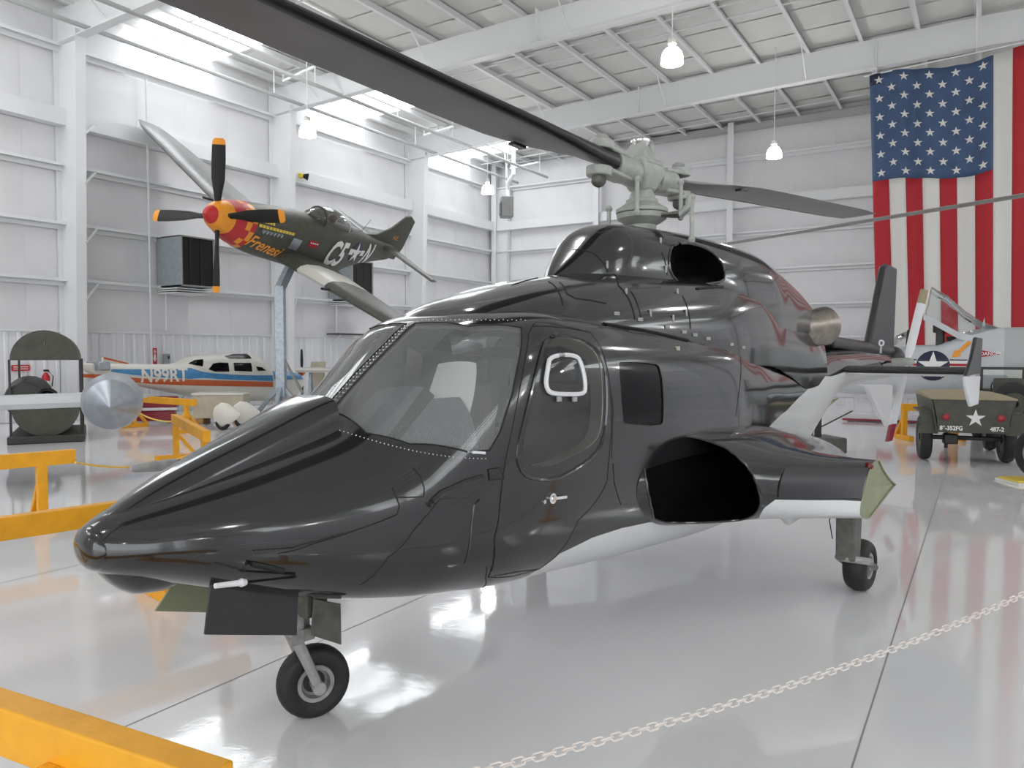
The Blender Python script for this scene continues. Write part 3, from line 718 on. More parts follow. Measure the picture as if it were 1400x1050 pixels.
for mir in (False, True):
    COWL.patch('engine_cowling', [(.7, 0), (6.25, 0), (6.25, 1), (.7, 1)], [], M['black'], HELI, mir, step=.04)
    PYL.patch('pylon_fairing', [(1.85, 0), (6.25, 0), (6.25, 1), (1.85, 1)], [intake], M['black'], HELI, mir, step=.025)
    L = [(u, v / PYL.vs) for u, v in resample([(u, v * PYL.vs) for u, v in intake], .03)]
    a0 = [PYL.at(u, v, 0, mir) for u, v in L]; cc = sum(a0, Vector()) / len(a0); sg = 1 if mir else -1
    rings = [a0] + [[cc + (q - cc) * (1 - .25 * k) + Vector((.06 * k, -sg * .07 * k, -.01 * k)) for q in a0] for k in (1, 2)]
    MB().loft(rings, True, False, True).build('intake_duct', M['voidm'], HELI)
    MB().tube(a0, .010, 8, True).build('intake_lip', M['black'], HELI)
    pass
    # exhaust nozzle
    ec = hpp(1101, 449, .26); ec = Vector((ec.x, ec.y if not mir else -ec.y, ec.z)); ed = Vector((.95, .28 if mir else -.28, .10)).normalized()
    MB().lathe([(-.35, .15), (.0, .18), (.30, .20), (.305, .19), (.0, .165), (-.2, .14), (-.2, .01)], ec, ed, 28).build('exhaust_nozzle', M['exhaust'], HELI)
cap = [COWL.at(6.25, j / 20) for j in range(21)] + [COWL.at(6.25, 1 - j / 20, 0, True) for j in range(1, 21)]
mesh_obj('cowling_end', [sum(cap, Vector()) / len(cap)] + cap, [(0, i + 1, (i + 1) % len(cap) + 1) for i in range(len(cap))], M['satin'], HELI, smooth=False)
for pts in ([(783, 342), (800, 343), (818, 352), (831, 372), (845, 390), (857, 405), (864, 420), (868, 437)], [(862, 398), (871, 415), (876, 434)], [(905, 345), (911, 365), (912, 376)], [(933, 405), (941, 425), (944, 450)], [(765, 386), (775, 402), (786, 408), (828, 415)], [(750, 385), (764, 400), (769, 417)], [(700, 390), (718, 384), (735, 380)]):
    sf = PYL if pts[0][1] < 348 and pts[0][0] < 920 and pts[-1][1] < 380 else COWL
    sf.line('cowling_seam', pts, .0045, M['seamk'], HELI, off=.0)
PYL.line('cowling_seam', [(783, 342), (800, 343), (818, 352), (831, 372)], .0045, M['seamk'], HELI)
for x, y in ((843, 429), (875, 437), (912, 447), (935, 454), (950, 458), (968, 463), (1000, 471), (1016, 475)):
    q = COWL.at(*COWL.uv(x, y), .003); MB().box(q, (.05, .012, .022)).build('cowling_latch', M['hub'], HELI, bevel=.003)
for x, y in ((830, 362), (856, 400), (903, 330), (910, 368), (926, 400), (938, 428), (889, 428), (920, 436)):
    sf = PYL if y < 372 else COWL
    q = sf.at(*sf.uv(x, y), .003); MB().box(q, (.018, .01, .05)).build('cowling_strap', M['hub'], HELI, bevel=.003)
COWL.line('vent_slot', [(952, 395), (970, 393), (988, 392)], .012, M['seamk'], HELI, off=-.002)

# stub-wing sponsons: a swept stub loft along p with an intake in its leading edge
sF, sR, sB, sT = table([(.60, 1.40, 5.2, .60, 1.23), (.78, 1.70, 5.0, .62, 1.22), (.95, 2.00, 4.75, .63, 1.19), (1.15, 2.36, 4.4, .64, 1.11), (1.3, 2.62, 4.2, .645, 1.06), (1.45, 2.86, 4.0, .65, 1.03), (1.60, 3.08, 3.82, .655, 1.01)])
def f_spo(p, v):
    # v: 0 trailing edge lower -> .5 leading edge -> 1 trailing edge upper
    c0, c1, zb0, zt0 = sF(p), sR(p), sB(p), sT(p); zc = (zb0 + zt0) / 2 + .0; h = (zt0 - zb0) / 2
    u = abs(2 * v - 1); sg = 1 if v >= .5 else -1                 # u = 0 at the nose, 1 at the tail
    x = u ** 1.8; th = (1 - (1 - min(1, x / .32)) ** 2.4) ** .5 if x < .32 else (1 - max(0, (p - 1.15) / .45)) * math.cos((x - .32) / .68 * math.pi / 2) ** .75 + max(0, (p - 1.15) / .45) * max(0, 1 - (x - .32) / .68)
    k = max(0, (p - 1.15) / .45); th = th ** (1 - .45 * k) if x < .32 else th ** (1 + .15 * k)
    tz = zc + sg * h * th - (.06 * x)
    return (c0 + (c1 - c0) * x + .8 * k * (tz - zc) * (1 - x) + 0.0, p, tz)
SPO = Surf(f_spo, .60, 1.60, 40, 90, 3.0)
mouth = smooth_poly(SPO.px([(868, 604), (885, 597), (920, 594), (965, 601), (1000, 616), (1027, 641), (1040, 672), (1041, 692), (1030, 706), (1005, 712), (950, 715), (897, 713), (893, 690), (886, 652), (876, 622)]), 1)
wb = [(.60, .33), (.78, .33), (.86, .31), (.95, .298), (1.03, .305), (1.12, .345), (1.19, .43), (1.24, .473), (1.38, .476), (1.51, .48), (1.60, .48)]
wbf = pchip([q[0] for q in wb], [q[1] for q in wb]); vb = 0
mouth = [(max(u, .61), max(v, wbf(u) + .008)) for u, v in mouth]
for mir in (False, True):
    SPO.patch('sponson_skin', wb + [(1.60, 1), (.60, 1)], [mouth], M['black'], HELI, mir, step=.025)
    SPO.patch('sponson_belly', [(.60, 0), (1.60, 0)] + wb[::-1], [], M['belly'], HELI, mir, step=.03)
    lep = [(1.25, .483), (1.40, .485), (1.588, .488), (1.588, .595), (1.40, .605), (1.27, .612), (1.25, .60)]
    SPO.patch('leading_edge_panel', lep, [], M['satin'], HELI, mir, off=.010)
    SPO.rim('leading_edge_panel_rim', lep, .012, M['satin'], HELI, mir, off=.010)
    L = mouth
    L = [(u, v / SPO.vs) for u, v in resample([(u, v * SPO.vs) for u, v in L], .04)]
    a0 = [SPO.at(u, v, 0, mir) for u, v in L]; cc = sum(a0, Vector()) / len(a0)
    rings = [a0] + [[cc + (q - cc) * (1 - .18 * k) + Vector((.22 * k, 0, .0)) for q in a0] for k in (1, 2, 3)]
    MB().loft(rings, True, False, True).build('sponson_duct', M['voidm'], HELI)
    MB().tube(a0, .008, 8, True).build('sponson_intake_lip', M['black'], HELI)
    tip = [SPO.at(1.598, k / 60, 0, mir) for k in range(61)]
    tc_ = sum(tip, Vector()) / len(tip); inw = Vector((0, .03 if not mir else -.03, 0))
    mesh_obj('sponson_tip_rib', [tc_ + inw] + [q + inw * .2 for q in tip], [(0, i + 1, i + 2) for i in range(60)], M['olive'], HELI, smooth=False)
    MB().tube([tip[k] for k in range(61)], .006, 6).build('sponson_tip_flange', M['olive'], HELI)
q = SPO.at(*SPO.uv(1188, 637), .0); nl = MB().lathe([(-.01, .024), (.015, .024), (.03, .016), (.036, .002)], q, Vector((-.8, -.6, 0)), 14).build('navigation_light', M['navlamp'], HELI)
tip = [SPO.at(1.603, .06 + .88 * k / 20) for k in range(21)]
# gun barrel running forward from the far sponson
gy = 1.40
MB().lathe([(0, .026), (2.38, .026)], (.08, gy, 1.055), (1, 0, 0), 14, True).build('gun_barrel', M['seamk'], HELI)
MB().lathe([(-.27, .016), (-.24, .022), (-.14, .031), (-.02, .034), (0, .028)], (.08, gy, 1.055), (1, 0, 0), 14, True).build('gun_muzzle', M['gear'], HELI)

# tail: drive-shaft cover, fin, ventral fin, stabiliser with end plates, tail rotor
MB().tube([hv(6.35, 0, 1.80), hv(7.2, 0, 1.82), hv(8.5, 0, 1.77), hv(9.9, 0, 1.70)], .085, 16).build('drive_shaft_cover', M['satin'], HELI)
def foil(rootpx, name, p, th, m, parent=HELI):
    pts = [atp(x, y, p) for x, y in rootpx]
    o = MB().prism([hv(q.x, p - th / 2, q.z) for q in pts], hv(0, th, 0)).build(name, m, parent, bevel=th * .3); return o
foil([(1182, 484), (1206, 364), (1210, 361), (1222, 367), (1217, 486)], 'upper_fin', 0, .10, M['satin'])
foil([(1170, 524), (1184, 530), (1202, 570), (1208, 575), (1212, 584), (1215, 576), (1217, 526)], 'ventral_fin', 0, .08, M['white'])
s0, z0 = 6.95, 1.50
for sg in (-1, 1):
    prof = [(0, 0), (.04, .035), (.15, .05), (.32, .045), (.55, .0)]
    MB().loft([[hv(s0 + x, sg * pp, z0 + y + .005) for x, y in prof] + [hv(s0 + .5, sg * pp, z0 - .005), hv(s0 + .03, sg * pp, z0 - .022)] for pp in (.15, 1.5)], True, True, True).build('stabiliser', M['satin'], HELI)
    MB().loft([[hv(s0 + .01, sg * pp, z0 - .022), hv(s0 + .15, sg * pp, z0 - .05), hv(s0 + .32, sg * pp, z0 - .045), hv(s0 + .54, sg * pp, z0 - .012), hv(s0 + .3, sg * pp, z0 - .01)] for pp in (.15, 1.5)], True, True, True).build('stabiliser_underside', M['white'], HELI)
    up = [atp(*q, 1.5) for q in [(1319, 514), (1327, 490), (1333, 461), (1341, 462), (1338, 511)]]
    dn = [atp(*q, 1.5) for q in [(1318, 515), (1320, 535), (1326, 556), (1335, 553), (1338, 514)]]
    for P_, nm, mm in ((up, 'end_plate', 'satin'), (dn, 'end_plate_lower', 'white')):
        MB().prism([hv(q.x, sg * 1.5 - .02, q.z) for q in P_], hv(0, .04, 0)).build(nm, M[mm], HELI, bevel=.012)
thub = hpp(1240, 495, .42)
t0_, t1_ = hpp(1264, 396, .42), hpp(1215, 603, .42)
tr = MB().lathe([(-.18, .05), (.02, .06), (.06, .05), (.09, .02)], thub, (0, -1, 0), 16, True).build('tail_rotor_hub', M['hub'], HELI)
MB().tube([thub + Vector((0, .4, 0)), thub], .04, 12).build('tail_gearbox_shaft', M['satin'], HELI)
MB().ball(hv(9.95, .02, 1.62), .17, 16).build('tail_gearbox', M['satin'], HELI)
for e, nm in ((t0_, 'white'), (t1_, 'white')):
    d = (e - thub).normalized(); n = Vector((0, -1, 0)); c = d.cross(n)
    def sec(t, w_): 
        o = thub + (e - thub) * t; c2 = (c * .35 + n * .9).normalized(); return [o + c2 * w_, o + c * .012, o - c2 * w_, o - c * .012]
    bl = MB().loft([sec(.05, .035), sec(.2, .055), sec(.8, .055)], True, True, True).build('tail_rotor_blade', M['white'], HELI)
    MB().loft([sec(.8, .056), sec(1.0, .052)], True, True, True).build('blade_tip', M['crimson' if e is t1_ else 'canvas'], bl)
MB().tube([hpp(1204, 483, .1), hpp(1204.5, 474, .1)], .014).lathe([(-.01, .045), (.01, .045), (.01, .025), (-.01, .025), (-.01, .045)], hpp(1204.5, 469, .1), (-.6, -.8, 0), 16).build('tie_down_ring', M['white'], HELI)

# nose gear
doorp = [atp(*q, .20) for q in [(286, 792), (406, 808), (404, 868), (278, 867)]]
MB().prism([hv(q.x, .20, q.z) for q in doorp], hv(0, .012, 0)).build('nose_gear_door', M['satin'], HELI, bevel=.003)
doors = [atp(*q, -.18) for q in [(240, 790), (330, 796), (330, 838), (210, 835)]]
MB().prism([hv(q.x, -.18, q.z) for q in doors], hv(0, .012, 0)).build('nose_gear_door', M['olive'], HELI, bevel=.003)
rd = [atp(*q, .12) for q in [(428, 818), (464, 825), (465, 881), (424, 868)]]
MB().prism([hv(q.x, .12, q.z) for q in rd], hv(0, .012, 0)).build('rear_gear_door', M['gearo'], HELI, bevel=.003)
MB().beam(hv(-.02, .02, .7), hv(-.02, .02, .5), .16, .12).build('gear_trunnion', M['gearo'], HELI, bevel=.01)
NG = Matrix.Translation(hv(0, 0, .165)) @ Matrix.Rotation(math.radians(-20), 4, 'Z')
def ngp(x, y, z): return NG @ Vector((x, y, z))
def wheel(center, axis, R, wd, parent, name='tyre', hubm='gear', hr=.52):
    prof = []
    for k in range(17):
        a = -math.pi / 2 + math.pi * k / 16
        prof.append((wd / 2 * math.sin(a), R - wd * .42 + wd * .42 * max(0, math.cos(a)) ** .7))
    prof = [(-wd * .40, R * hr)] + prof + [(wd * .40, R * hr)]
    t = MB().lathe(prof + [prof[0]], center, axis, 36).build(name, M['rubber'], parent, angle=60)
    MB().lathe([(-wd * .38, R * .2), (-wd * .42, R * .5), (-wd * .36, R * hr), (wd * .36, R * hr), (wd * .42, R * .5), (wd * .40, R * .40), (wd * .12, R * .37), (wd * .10, R * .3)], center, axis, 28).build('wheel_rim', M[hubm], parent)
    MB().lathe([(-wd * .3, R * .36), (wd * .08, R * .36), (wd * .10, R * .17), (wd * .12, R * .16)], center, axis, 24).build('wheel_well', M['odark'], parent)
    MB().lathe([(-wd * .3, R * .15), (wd * .44, R * .15), (wd * .46, R * .10), (wd * .46, .002)], center, axis, 20).build('wheel_hub', M[hubm], parent)
    return t
wheel(ngp(.02, 0, 0), NG.to_3x3() @ Vector((0, -1, 0)), .172, .125, HELI)
for sg in (-1, 1):
    MB().tube([ngp(-.06, sg * .04, .34), ngp(-.07, sg * .085, .22), ngp(-.02, sg * .095, .10), ngp(.02, sg * .09, 0)], lambda t: .030 - .008 * t, 10).cyl(ngp(.02, sg * .085, 0), ngp(.02, sg * .115, 0), .03).build('nose_fork', M['gear'], HELI)
MB().cyl(ngp(-.04, 0, .26), ngp(-.03, 0, .6), .045).box(ngp(-.045, 0, .25), (.07, .16, .06)).build('nose_strut', M['gear'], HELI, bevel=.006)
MB().beam(ngp(.05, .03, .42), ngp(.0, .02, .52), .06, .05).build('torque_link', M['gearo'], HELI, bevel=.006)
# main gear
for sg in (1, -1):
    mc = hv(3.71, sg * 1.40, .185)
    wheel(mc, Vector((0, -sg, 0)), .185, .165, HELI)
    MB().prism([hv(3.40, sg * 1.32, .68), hv(3.58, sg * 1.32, .68), hv(3.55, sg * 1.32, .27), hv(3.41, sg * 1.32, .27)], hv(0, sg * .13, 0)).build('main_strut', M['gearo'], HELI, bevel=.012)
    MB().tube([mc + hv(0, .10, 0), mc + hv(-.15, .105, .07), mc + hv(-.25, .07, .095), mc + hv(-.28, 0, .10), mc + hv(-.25, -.07, .095), mc + hv(-.15, -.105, .07), mc + hv(0, -.10, 0)], .026, 10).build('main_fork', M['gear'], HELI)
    MB().tube([hv(3.40, sg * 1.30, .66), hv(3.34, sg * 1.30, .55), hv(3.38, sg * 1.31, .42)], .004, 6).build('brake_line', M['seamk'], HELI)
    MB().loft([[hv(3.0 + .35 * x, sg * (1.10 + .05 * math.cos(a)), .62 - .09 * r * max(0, math.sin(a))) for a in [math.pi * i / 10 for i in range(11)]] for x, r in ((0, .1), (.3, 1), (.7, .9), (1, .1))], False).build('gear_bay_blister', M['belly'], HELI)

# main rotor
HUBC = hv(3.0, 0, 3.02)
MB().lathe([(-.45, .11), (-.36, .11), (-.34, .085), (.02, .075), (.1, .075)], HUBC, (0, 0, 1), 20, True).build('rotor_mast', M['hub'], HELI)
MB().lathe([(-.36, .10), (-.335, .15), (-.31, .185), (-.275, .19), (-.27, .175), (-.265, .195), (-.24, .195), (-.225, .17), (-.19, .12), (-.17, .12), (-.16, .10), (-.13, .095), (-.10, .08)], HUBC, (0, 0, 1), 28).build('swashplate', M['hub'], HELI)
az = math.radians(48.137) ; AX = (HI.to_3x3() @ W(-math.cos(az), -math.sin(az), 0)).normalized()
UP = Vector((0, 0, 1)); LEAD = UP.cross(AX)
MB().tube([HUBC + LEAD * -.2 + UP * -.28, HUBC + LEAD * .33 + UP * -.31, HUBC + LEAD * .40 + UP * -.26, HUBC + LEAD * .41 + UP * -.19], .032, 10).build('swashplate_arm', M['hub'], HELI)
for k, (c_, zl, zh) in enumerate((((AX * .22 + LEAD * .1), -.30, -.06), ((AX * -.26 + LEAD * .18), -.28, -.02), ((AX * .2 - LEAD * .16), -.42, -.24), ((LEAD * .42), -.5, -.2), ((AX * -.1 - LEAD * .2), -.42, -.24))):
    MB().cyl(HUBC + c_ + UP * zl, HUBC + c_ + UP * zh, .016, n=10).ball(HUBC + c_ + UP * zl, .028, 8).ball(HUBC + c_ + UP * zh, .028, 8).build('pitch_link', M['hub'], HELI)
Rb = Matrix((AX, LEAD, UP)).transposed()
MB().box(HUBC + UP * .05, (.26, .22, .16), Rb).box(HUBC + UP * -.02, (.6, .15, .11), Rb).loft([[HUBC + AX * (a * .10 * k) + LEAD * (c * .09 * k) + UP * z for a, c in ((1, 1), (-1, 1), (-1, -1), (1, -1))] for z, k in ((-.11, .8), (.02, 1.4), (.10, 1.3))], True, True, True).build('hub_yoke', M['hub'], HELI, bevel=.025)
MB().lathe([(.05, .11), (.18, .10), (.24, .07), (.25, .01)], HUBC - LEAD * .03, (0, 0, 1), 20).build('hub_dome', M['hub'], HELI)
MB().lathe([(.12, .02), (.18, .028), (.22, .05), (.255, .075), (.27, .075), (.265, .05), (.25, .02)], HUBC + AX * .02, (0, 0, 1), 18).build('lifting_eye', M['chrome'], HELI)
for sg in (1, -1):
    MB().prism([HUBC + LEAD * (-.05) + AX * (sg * .03) + UP * .1, HUBC + LEAD * .09 + AX * (sg * .03) + UP * .1, HUBC + LEAD * .06 + AX * (sg * .03) + UP * .26, HUBC + LEAD * -.02 + AX * (sg * .03) + UP * .27], AX * (sg * .05)).build('hub_lug', M['hub'], HELI, bevel=.02)
def rotor_blade(sg, cone, tau, R, chord, tipc, tipsw, bm_='blade'):
    ax = (AX * sg * math.cos(cone) + UP * math.sin(cone)); ld = LEAD * sg
    nr = ax.cross(ld); chd = ld * math.cos(tau) + nr * math.sin(tau); nn = ax.cross(chd)
    grip = MB().cyl(HUBC + ax * .14, HUBC + ax * .40, .105, .095, 18).build('blade_grip', M['hub'], HELI)
    for k in (-1, 1):
        MB().prism([HUBC + ax * .24 + chd * .08 + nn * (k * .06), HUBC + ax * .58 + chd * .085 + nn * (k * .06), HUBC + ax * .63 + nn * (k * .06), HUBC + ax * .58 - chd * .085 + nn * (k * .06), HUBC + ax * .24 - chd * .08 + nn * (k * .06)], nn * (k * .035)).build('grip_fork', M['hub'], HELI, bevel=.012)
        MB().cyl(HUBC + ax * .54 + nn * (k * .06), HUBC + ax * .54 + nn * (k * .125), .095, .09, 22).build('grip_boss', M['hub'], HELI, bevel=.008)
    MB().lathe([(0, .05), (.04, .052), (.06, .04), (.075, .015)], HUBC + ax * .54 - nn * .125, -nn, 14).build('grip_bolt', M['gearo'], HELI)
    MB().lathe([(0, .05), (.03, .052), (.045, .03)], HUBC + ax * .54 + nn * .125, nn, 14).build('grip_bolt', M['gear'], HELI)
    def ring(t, c, lo, th, back=0.0):
        o = HUBC + ax * t - chd * back; out = []
        for f, y in ((0, 0), (.015, .35), (.06, .7), (.15, .95), (.3, 1), (.55, .75), (.8, .35), (1, .06), (1, -.06), (.8, -.3), (.55, -.6), (.3, -.8), (.15, -.78), (.06, -.6), (.015, -.32)):
            out.append(o + chd * (c * (lo - f)) + nn * (y * th))
        return out
    st = [(.42, .19, .48, .055, 0), (.68, .22, .44, .052, 0), (1.0, chord * .80, .30, .042, 0), (1.35, chord * .98, .27, .038, 0), (1.8, chord, .25, .036, 0), (R - .5, chord, .25, .030, 0), (R, tipc, .25, .018, tipsw)]
    b = MB().loft([ring(*r) for r in st], True, True, True)
    bo = b.build('rotor_blade', M[bm_], HELI, angle=50)
    e = MB().loft([[q for q in (HUBC + ax * r[0] - chd * r[4] + chd * (r[1] * (r[2] - f)) + nn * (y * r[3] * 1.06 + (.0015 if y > 0 else -.0015)) for f, y in ((-.004, 0), (.012, .38), (.06, .72), (.10, .84), (.10, .80), (.06, .64), (.014, .3), (.0, 0), (.014, -.3), (.06, -.56), (.10, -.66), (.10, -.72), (.06, -.64), (.012, -.36)))] for r in st], True, True, True)
    e.build('leading_edge_strip', M['edge'], bo, angle=50)
    MB().box(HUBC + ax * 1.12 - chd * .26 - nn * .03, (.12, .06, .02), Matrix((ax, chd, nn)).transposed()).build('trim_weight', M['edge'], bo, bevel=.004)
    return bo
rotor_blade(1, math.radians(4.56), math.radians(-1.7), 4.7, .50, .45, .0)
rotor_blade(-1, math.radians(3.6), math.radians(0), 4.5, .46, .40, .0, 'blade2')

# ------------------------------------------------------------------ pendant lamps
lamp_where = {(-5.5, 15.3): 'beside the main rotor hub', (-5.5, 24.2): 'between the rotor hub and the flag', (-15.7, 15.3): 'above the spinner of the hanging fighter', (-15.7, 24.2): 'above the tail of the fighter, by the corner heater'}
def pendant(X, Y, label):
    t = thing('pendant_lamp', label, 'lamp', (X, Y, 0), 0, 'high bay pendant lamps')
    z = 7.86; top = roof_z(X) + .03
    MB().cyl((0, 0, z + .1), (0, 0, top), .012, n=6).build('suspension_rod', M['steel'], t)
    MB().lathe([(.16, .03), (.14, .085), (.02, .09), (0, .06), (-.04, .05)], (0, 0, z), (0, 0, 1), 16, True).build('ballast_housing', M['hub'], t)
    MB().lathe([(-.03, .06), (-.07, .13), (-.14, .185), (-.24, .215), (-.36, .225), (-.37, .215), (-.37, .01)], (0, 0, z), (0, 0, 1), 22).build('lamp_shade', M['lamp'], t)
    return t
for X in (-15.7, -5.5, 4.7, 14.9):
    for Y in (-11.4, -2.5, 6.4, 15.3, 24.2):
        pendant(X, Y, 'glowing white bell-shaped pendant lamp hanging ' + lamp_where[(X, Y)] if (X, Y) in lamp_where else 'glowing white bell-shaped pendant lamp hanging over the empty hangar floor')

# ------------------------------------------------------------------ the fighter on its post
def soft_lathe_side(hw, zb, zt):
    return None
P51 = thing('fighter_plane', 'olive propeller fighter with checkered red and yellow nose, mounted banked on a post', 'airplane')
Rc = Matrix(((.27378, -.78362, .55766), (.96168, .214, -.17141), (.01498, .58322, .81218)))
P51.matrix_world = Matrix.Translation(W(-6.45, 16.5, 4.62)) @ (Matrix.Rotation(YAW, 3, 'Z') @ Rc).to_4x4() @ Matrix.Scale(.985, 4)
bpy.context.view_layer.update()
phw, pzb, pzt = table([(.58, .36, -.38, .36), (.9, .41, -.52, .42), (1.4, .45, -.64, .47), (2.2, .48, -.74, .53), (3.2, .49, -.82, .60), (4.0, .49, -.90, .62), (5.0, .47, -.98, .62), (5.7, .44, -.98, .60), (6.4, .37, -.70, .57), (7.3, .28, -.42, .52), (8.3, .18, -.24, .46), (9.2, .08, -.06, .40), (9.45, .03, .1, .3)])
def pf(x, a, k=1.0):
    zm = (pzt(x) + pzb(x)) / 2 + .05; c, s_ = math.cos(a), math.sin(a); h = (pzt(x) - zm) if s_ > 0 else (zm - pzb(x))
    return Vector((x, phw(x) * k * sgnpow(c, .85), zm + h * k * sgnpow(s_, .85)))
def pside(x, z, off=.012):                         # port side skin point
    zm = (pzt(x) + pzb(x)) / 2 + .05; h = (pzt(x) - zm) if z > zm else (zm - pzb(x)); q = min(.98, abs(z - zm) / h)
    s_ = q ** (1 / .85); c = math.sqrt(max(0, 1 - s_ * s_)); return Vector((x, -phw(x) * c ** .85 - off, z))
xs = [.58, .75, .92, 1.09, 1.26] + [1.26 + .25 * i for i in range(1, 33)] + [9.45]
NA = 32
b = MB(); b.loft([[pf(x, 2 * math.pi * i / NA) for i in range(NA)] for x in xs[4:]], True, False, True).build('fuselage', M['odrab'], P51)
b = MB(); b.loft([[pf(x, 2 * math.pi * i / NA) for i in range(NA)] for x in xs[:5]], True, True, False)
for k in range(4):
    for i in range(NA): b.fm[k * NA + i] = (0 if k < 2 else ((k + i // 2) % 2))
b.build('checkered_nose', None, P51, mats=[M['red'], M['yel'] if False else M['orange']])
MB().lathe([(.58, .37), (.45, .345), (.3, .28), (.19, .20)], (0, 0, 0), (1, 0, 0), 28).build('spinner', M['orange'], P51)
MB().lathe([(.19, .20), (.1, .14), (.03, .07), (0, .005)], (0, 0, 0), (1, 0, 0), 28).build('spinner_tip', M['red'], P51)
# propeller: two blades stand upright in the world, two lie level
Ri = P51.matrix_world.to_3x3().normalized().inverted(); upl = Ri @ Vector((0, 0, 1)); ang0 = math.atan2(upl.z, upl.y) + math.radians(3)
for k in range(4):
    a = ang0 + k * math.pi / 2; d = Vector((0, math.cos(a), math.sin(a))); side = Vector((0, -math.sin(a), math.cos(a)))
    def sec(r, w_, tw, th):
        c = (side * math.cos(tw) + Vector((1, 0, 0)) * math.sin(tw)); n = d.cross(c); o = Vector((.42, 0, 0)) + d * r
        return [o + c * w_, o + c * w_ * .5 + n * th, o - c * w_ * .5 + n * th, o - c * w_, o - c * w_ * .5 - n * th, o + c * w_ * .5 - n * th]
    bl = MB().loft([sec(.25, .06, .9, .05), sec(.5, .09, .75, .035), (sec(.8, .14, .6, .025)), sec(1.2, .15, .45, .02), sec(1.53, .145, .35, .015)], True, True, True).build('propeller_blade', M['seamk'] if k % 2 == 0 else M['seamk'], P51)
    MB().loft([sec(1.53, .145, .35, .016), sec(1.62, .135, .33, .014), sec(1.67, .09, .32, .01)], True, True, True).build('blade_tip', M['orange'], bl)
def pwing(sg, name, m, y0, y1, up=1.0):
    def sec(y):
        t = (y - .3) / 5.3; c = 2.75 - 1.55 * t; x0 = 2.55 + .62 * t; z0 = -.52 + .46 * t; th = c * .075
        if y > 5.2: k = (y - 5.2) / .45; c *= (1 - .35 * k); x0 += .25 * k; th *= (1 - .8 * k)
        return [Vector((x0 + c * f, sg * y, z0 + th * g)) for f, g in ((0, 0), (.03, .5), (.12, .9), (.35, 1), (.65, .62), (1, .02), (1, -.02), (.65, -.45), (.35, -.75), (.12, -.7), (.03, -.4))]
    n = max(2, int((y1 - y0) / .35)); ys = [y0 + (y1 - y0) * i / n for i in range(n + 1)]
    return MB().loft([sec(y) for y in ys], True, True, True).build(name, m, P51)
pwing(1, 'wing', M['silver'], .3, 5.62)
pwing(-1, 'wing_root', M['odrab'], .3, 1.05); pwing(-1, 'wing_band', M['cream'], 1.05, 1.85); pwing(-1, 'wing', M['gearo'], 1.85, 5.62)
for sg in (-1, 1):
    pr = ((0, 0), (.1, .04), (.4, .05), (1, 0), (.4, -.04), (.1, -.035))
    MB().loft([[Vector((8.05 + .25 * (y / 2) + f * (1.15 - .3 * y), sg * y, .34 + g)) for f, g in pr] for y in (.1, 1.0, 1.75, 2.0)], True, True, True).build('tailplane', M['silver'] if sg > 0 else M['gearo'], P51)
    for y in (1.1,): MB().cyl((2.9, sg * 2.0, -.40), (2.4, sg * 2.0, -.40), .03).build('wing_gun', M['seamk'], P51)
MB().prism([(6.7, -.04, .50), (7.6, -.04, .62), (8.25, -.04, .95), (8.75, -.04, 1.45), (9.05, -.04, 1.52), (9.45, -.04, 1.40), (9.72, -.04, .4), (9.6, -.04, -.05), (9.2, -.04, -.05), (8.4, -.04, .2)], (0, .08, 0)).build('tail_fin', M['odrab'], P51, bevel=.02)
rings = []
for x, w_, h in ((3.55, .10, .02), (3.75, .24, .22), (4.05, .31, .36), (4.5, .34, .43), (5.0, .33, .40), (5.5, .26, .26), (5.95, .14, .08), (6.1, .05, .01)):
    rings.append([Vector((x, w_ * math.cos(a), .52 + h * math.sin(a))) for a in [math.pi * i / 14 for i in range(15)]])
MB().loft(rings, False).build('bubble_canopy', M['clear'], P51)
for x, w_, h in ((4.05, .315, .37),):
    MB().tube([Vector((x, w_ * math.cos(a), .52 + h * math.sin(a))) for a in [math.pi * i / 14 for i in range(15)]], .022).build('canopy_bow', M['odark'], P51)
MB().tube([rings[5 if k == 1 else 5][i] for k in (1,) for i in range(15)], .012).build('canopy_rear_bow', M['cream'], P51)
MB().ball((4.75, 0, .68), .13, 12, (.8, 1, 1.1)).build('headrest', M['brown'], P51)
MB().box((4.4, 0, .52), (1.1, .5, .06)).build('cockpit_deck', M['odark'], P51, smooth=False)
MB().cyl((6.6, 0, .5), (6.75, 0, 1.0), .008, n=6).build('antenna_mast', M['odark'], P51)
for i in range(6): MB().box(pside(1.48 + .14 * i, .08, .03), (.05, .08, .09), Matrix.Rotation(.5, 3, 'Y')).build('exhaust_stack', M['alu'], P51, bevel=.008)
lettering('nose_lettering', 'Frenesi', .50, M['orange'], P51, lambda x, y: pside(1.18 + x, -.36 + y * .9 - .12 * x, .014), .35, .008, .95)
for r, (x0, n_) in enumerate(((1.38, 5), (1.30, 11))):
    for i in range(n_):
        x = x0 + i * (.13 if r else .10); w_ = .11 if r else .08
        flat('kill_mark', [(x, .33 - .11 * r), (x + w_, .33 - .11 * r - .005), (x + w_, .26 - .11 * r), (x, .26 - .11 * r)], lambda a, c: pside(a, c, .014), M['yel'], P51)
flat('grey_placard', [(2.75, .10), (3.15, .08), (3.13, -.22), (2.72, -.20)], lambda a, c: pside(a, c, .014), M['alu'], P51)
flat('pink_placard', [(3.5, .15), (3.95, .12), (3.93, -.06), (3.48, -.03)], lambda a, c: pside(a, c, .014), M['fred'], P51)
for i, k in enumerate((0, 1, 2, 3)):
    x = 3.55 + .1 * i; flat('placard_line', [(x, .09), (x + .07, .085), (x + .07, .05), (x, .055)], lambda a, c: pside(a, c, .018), M['insig'], P51)
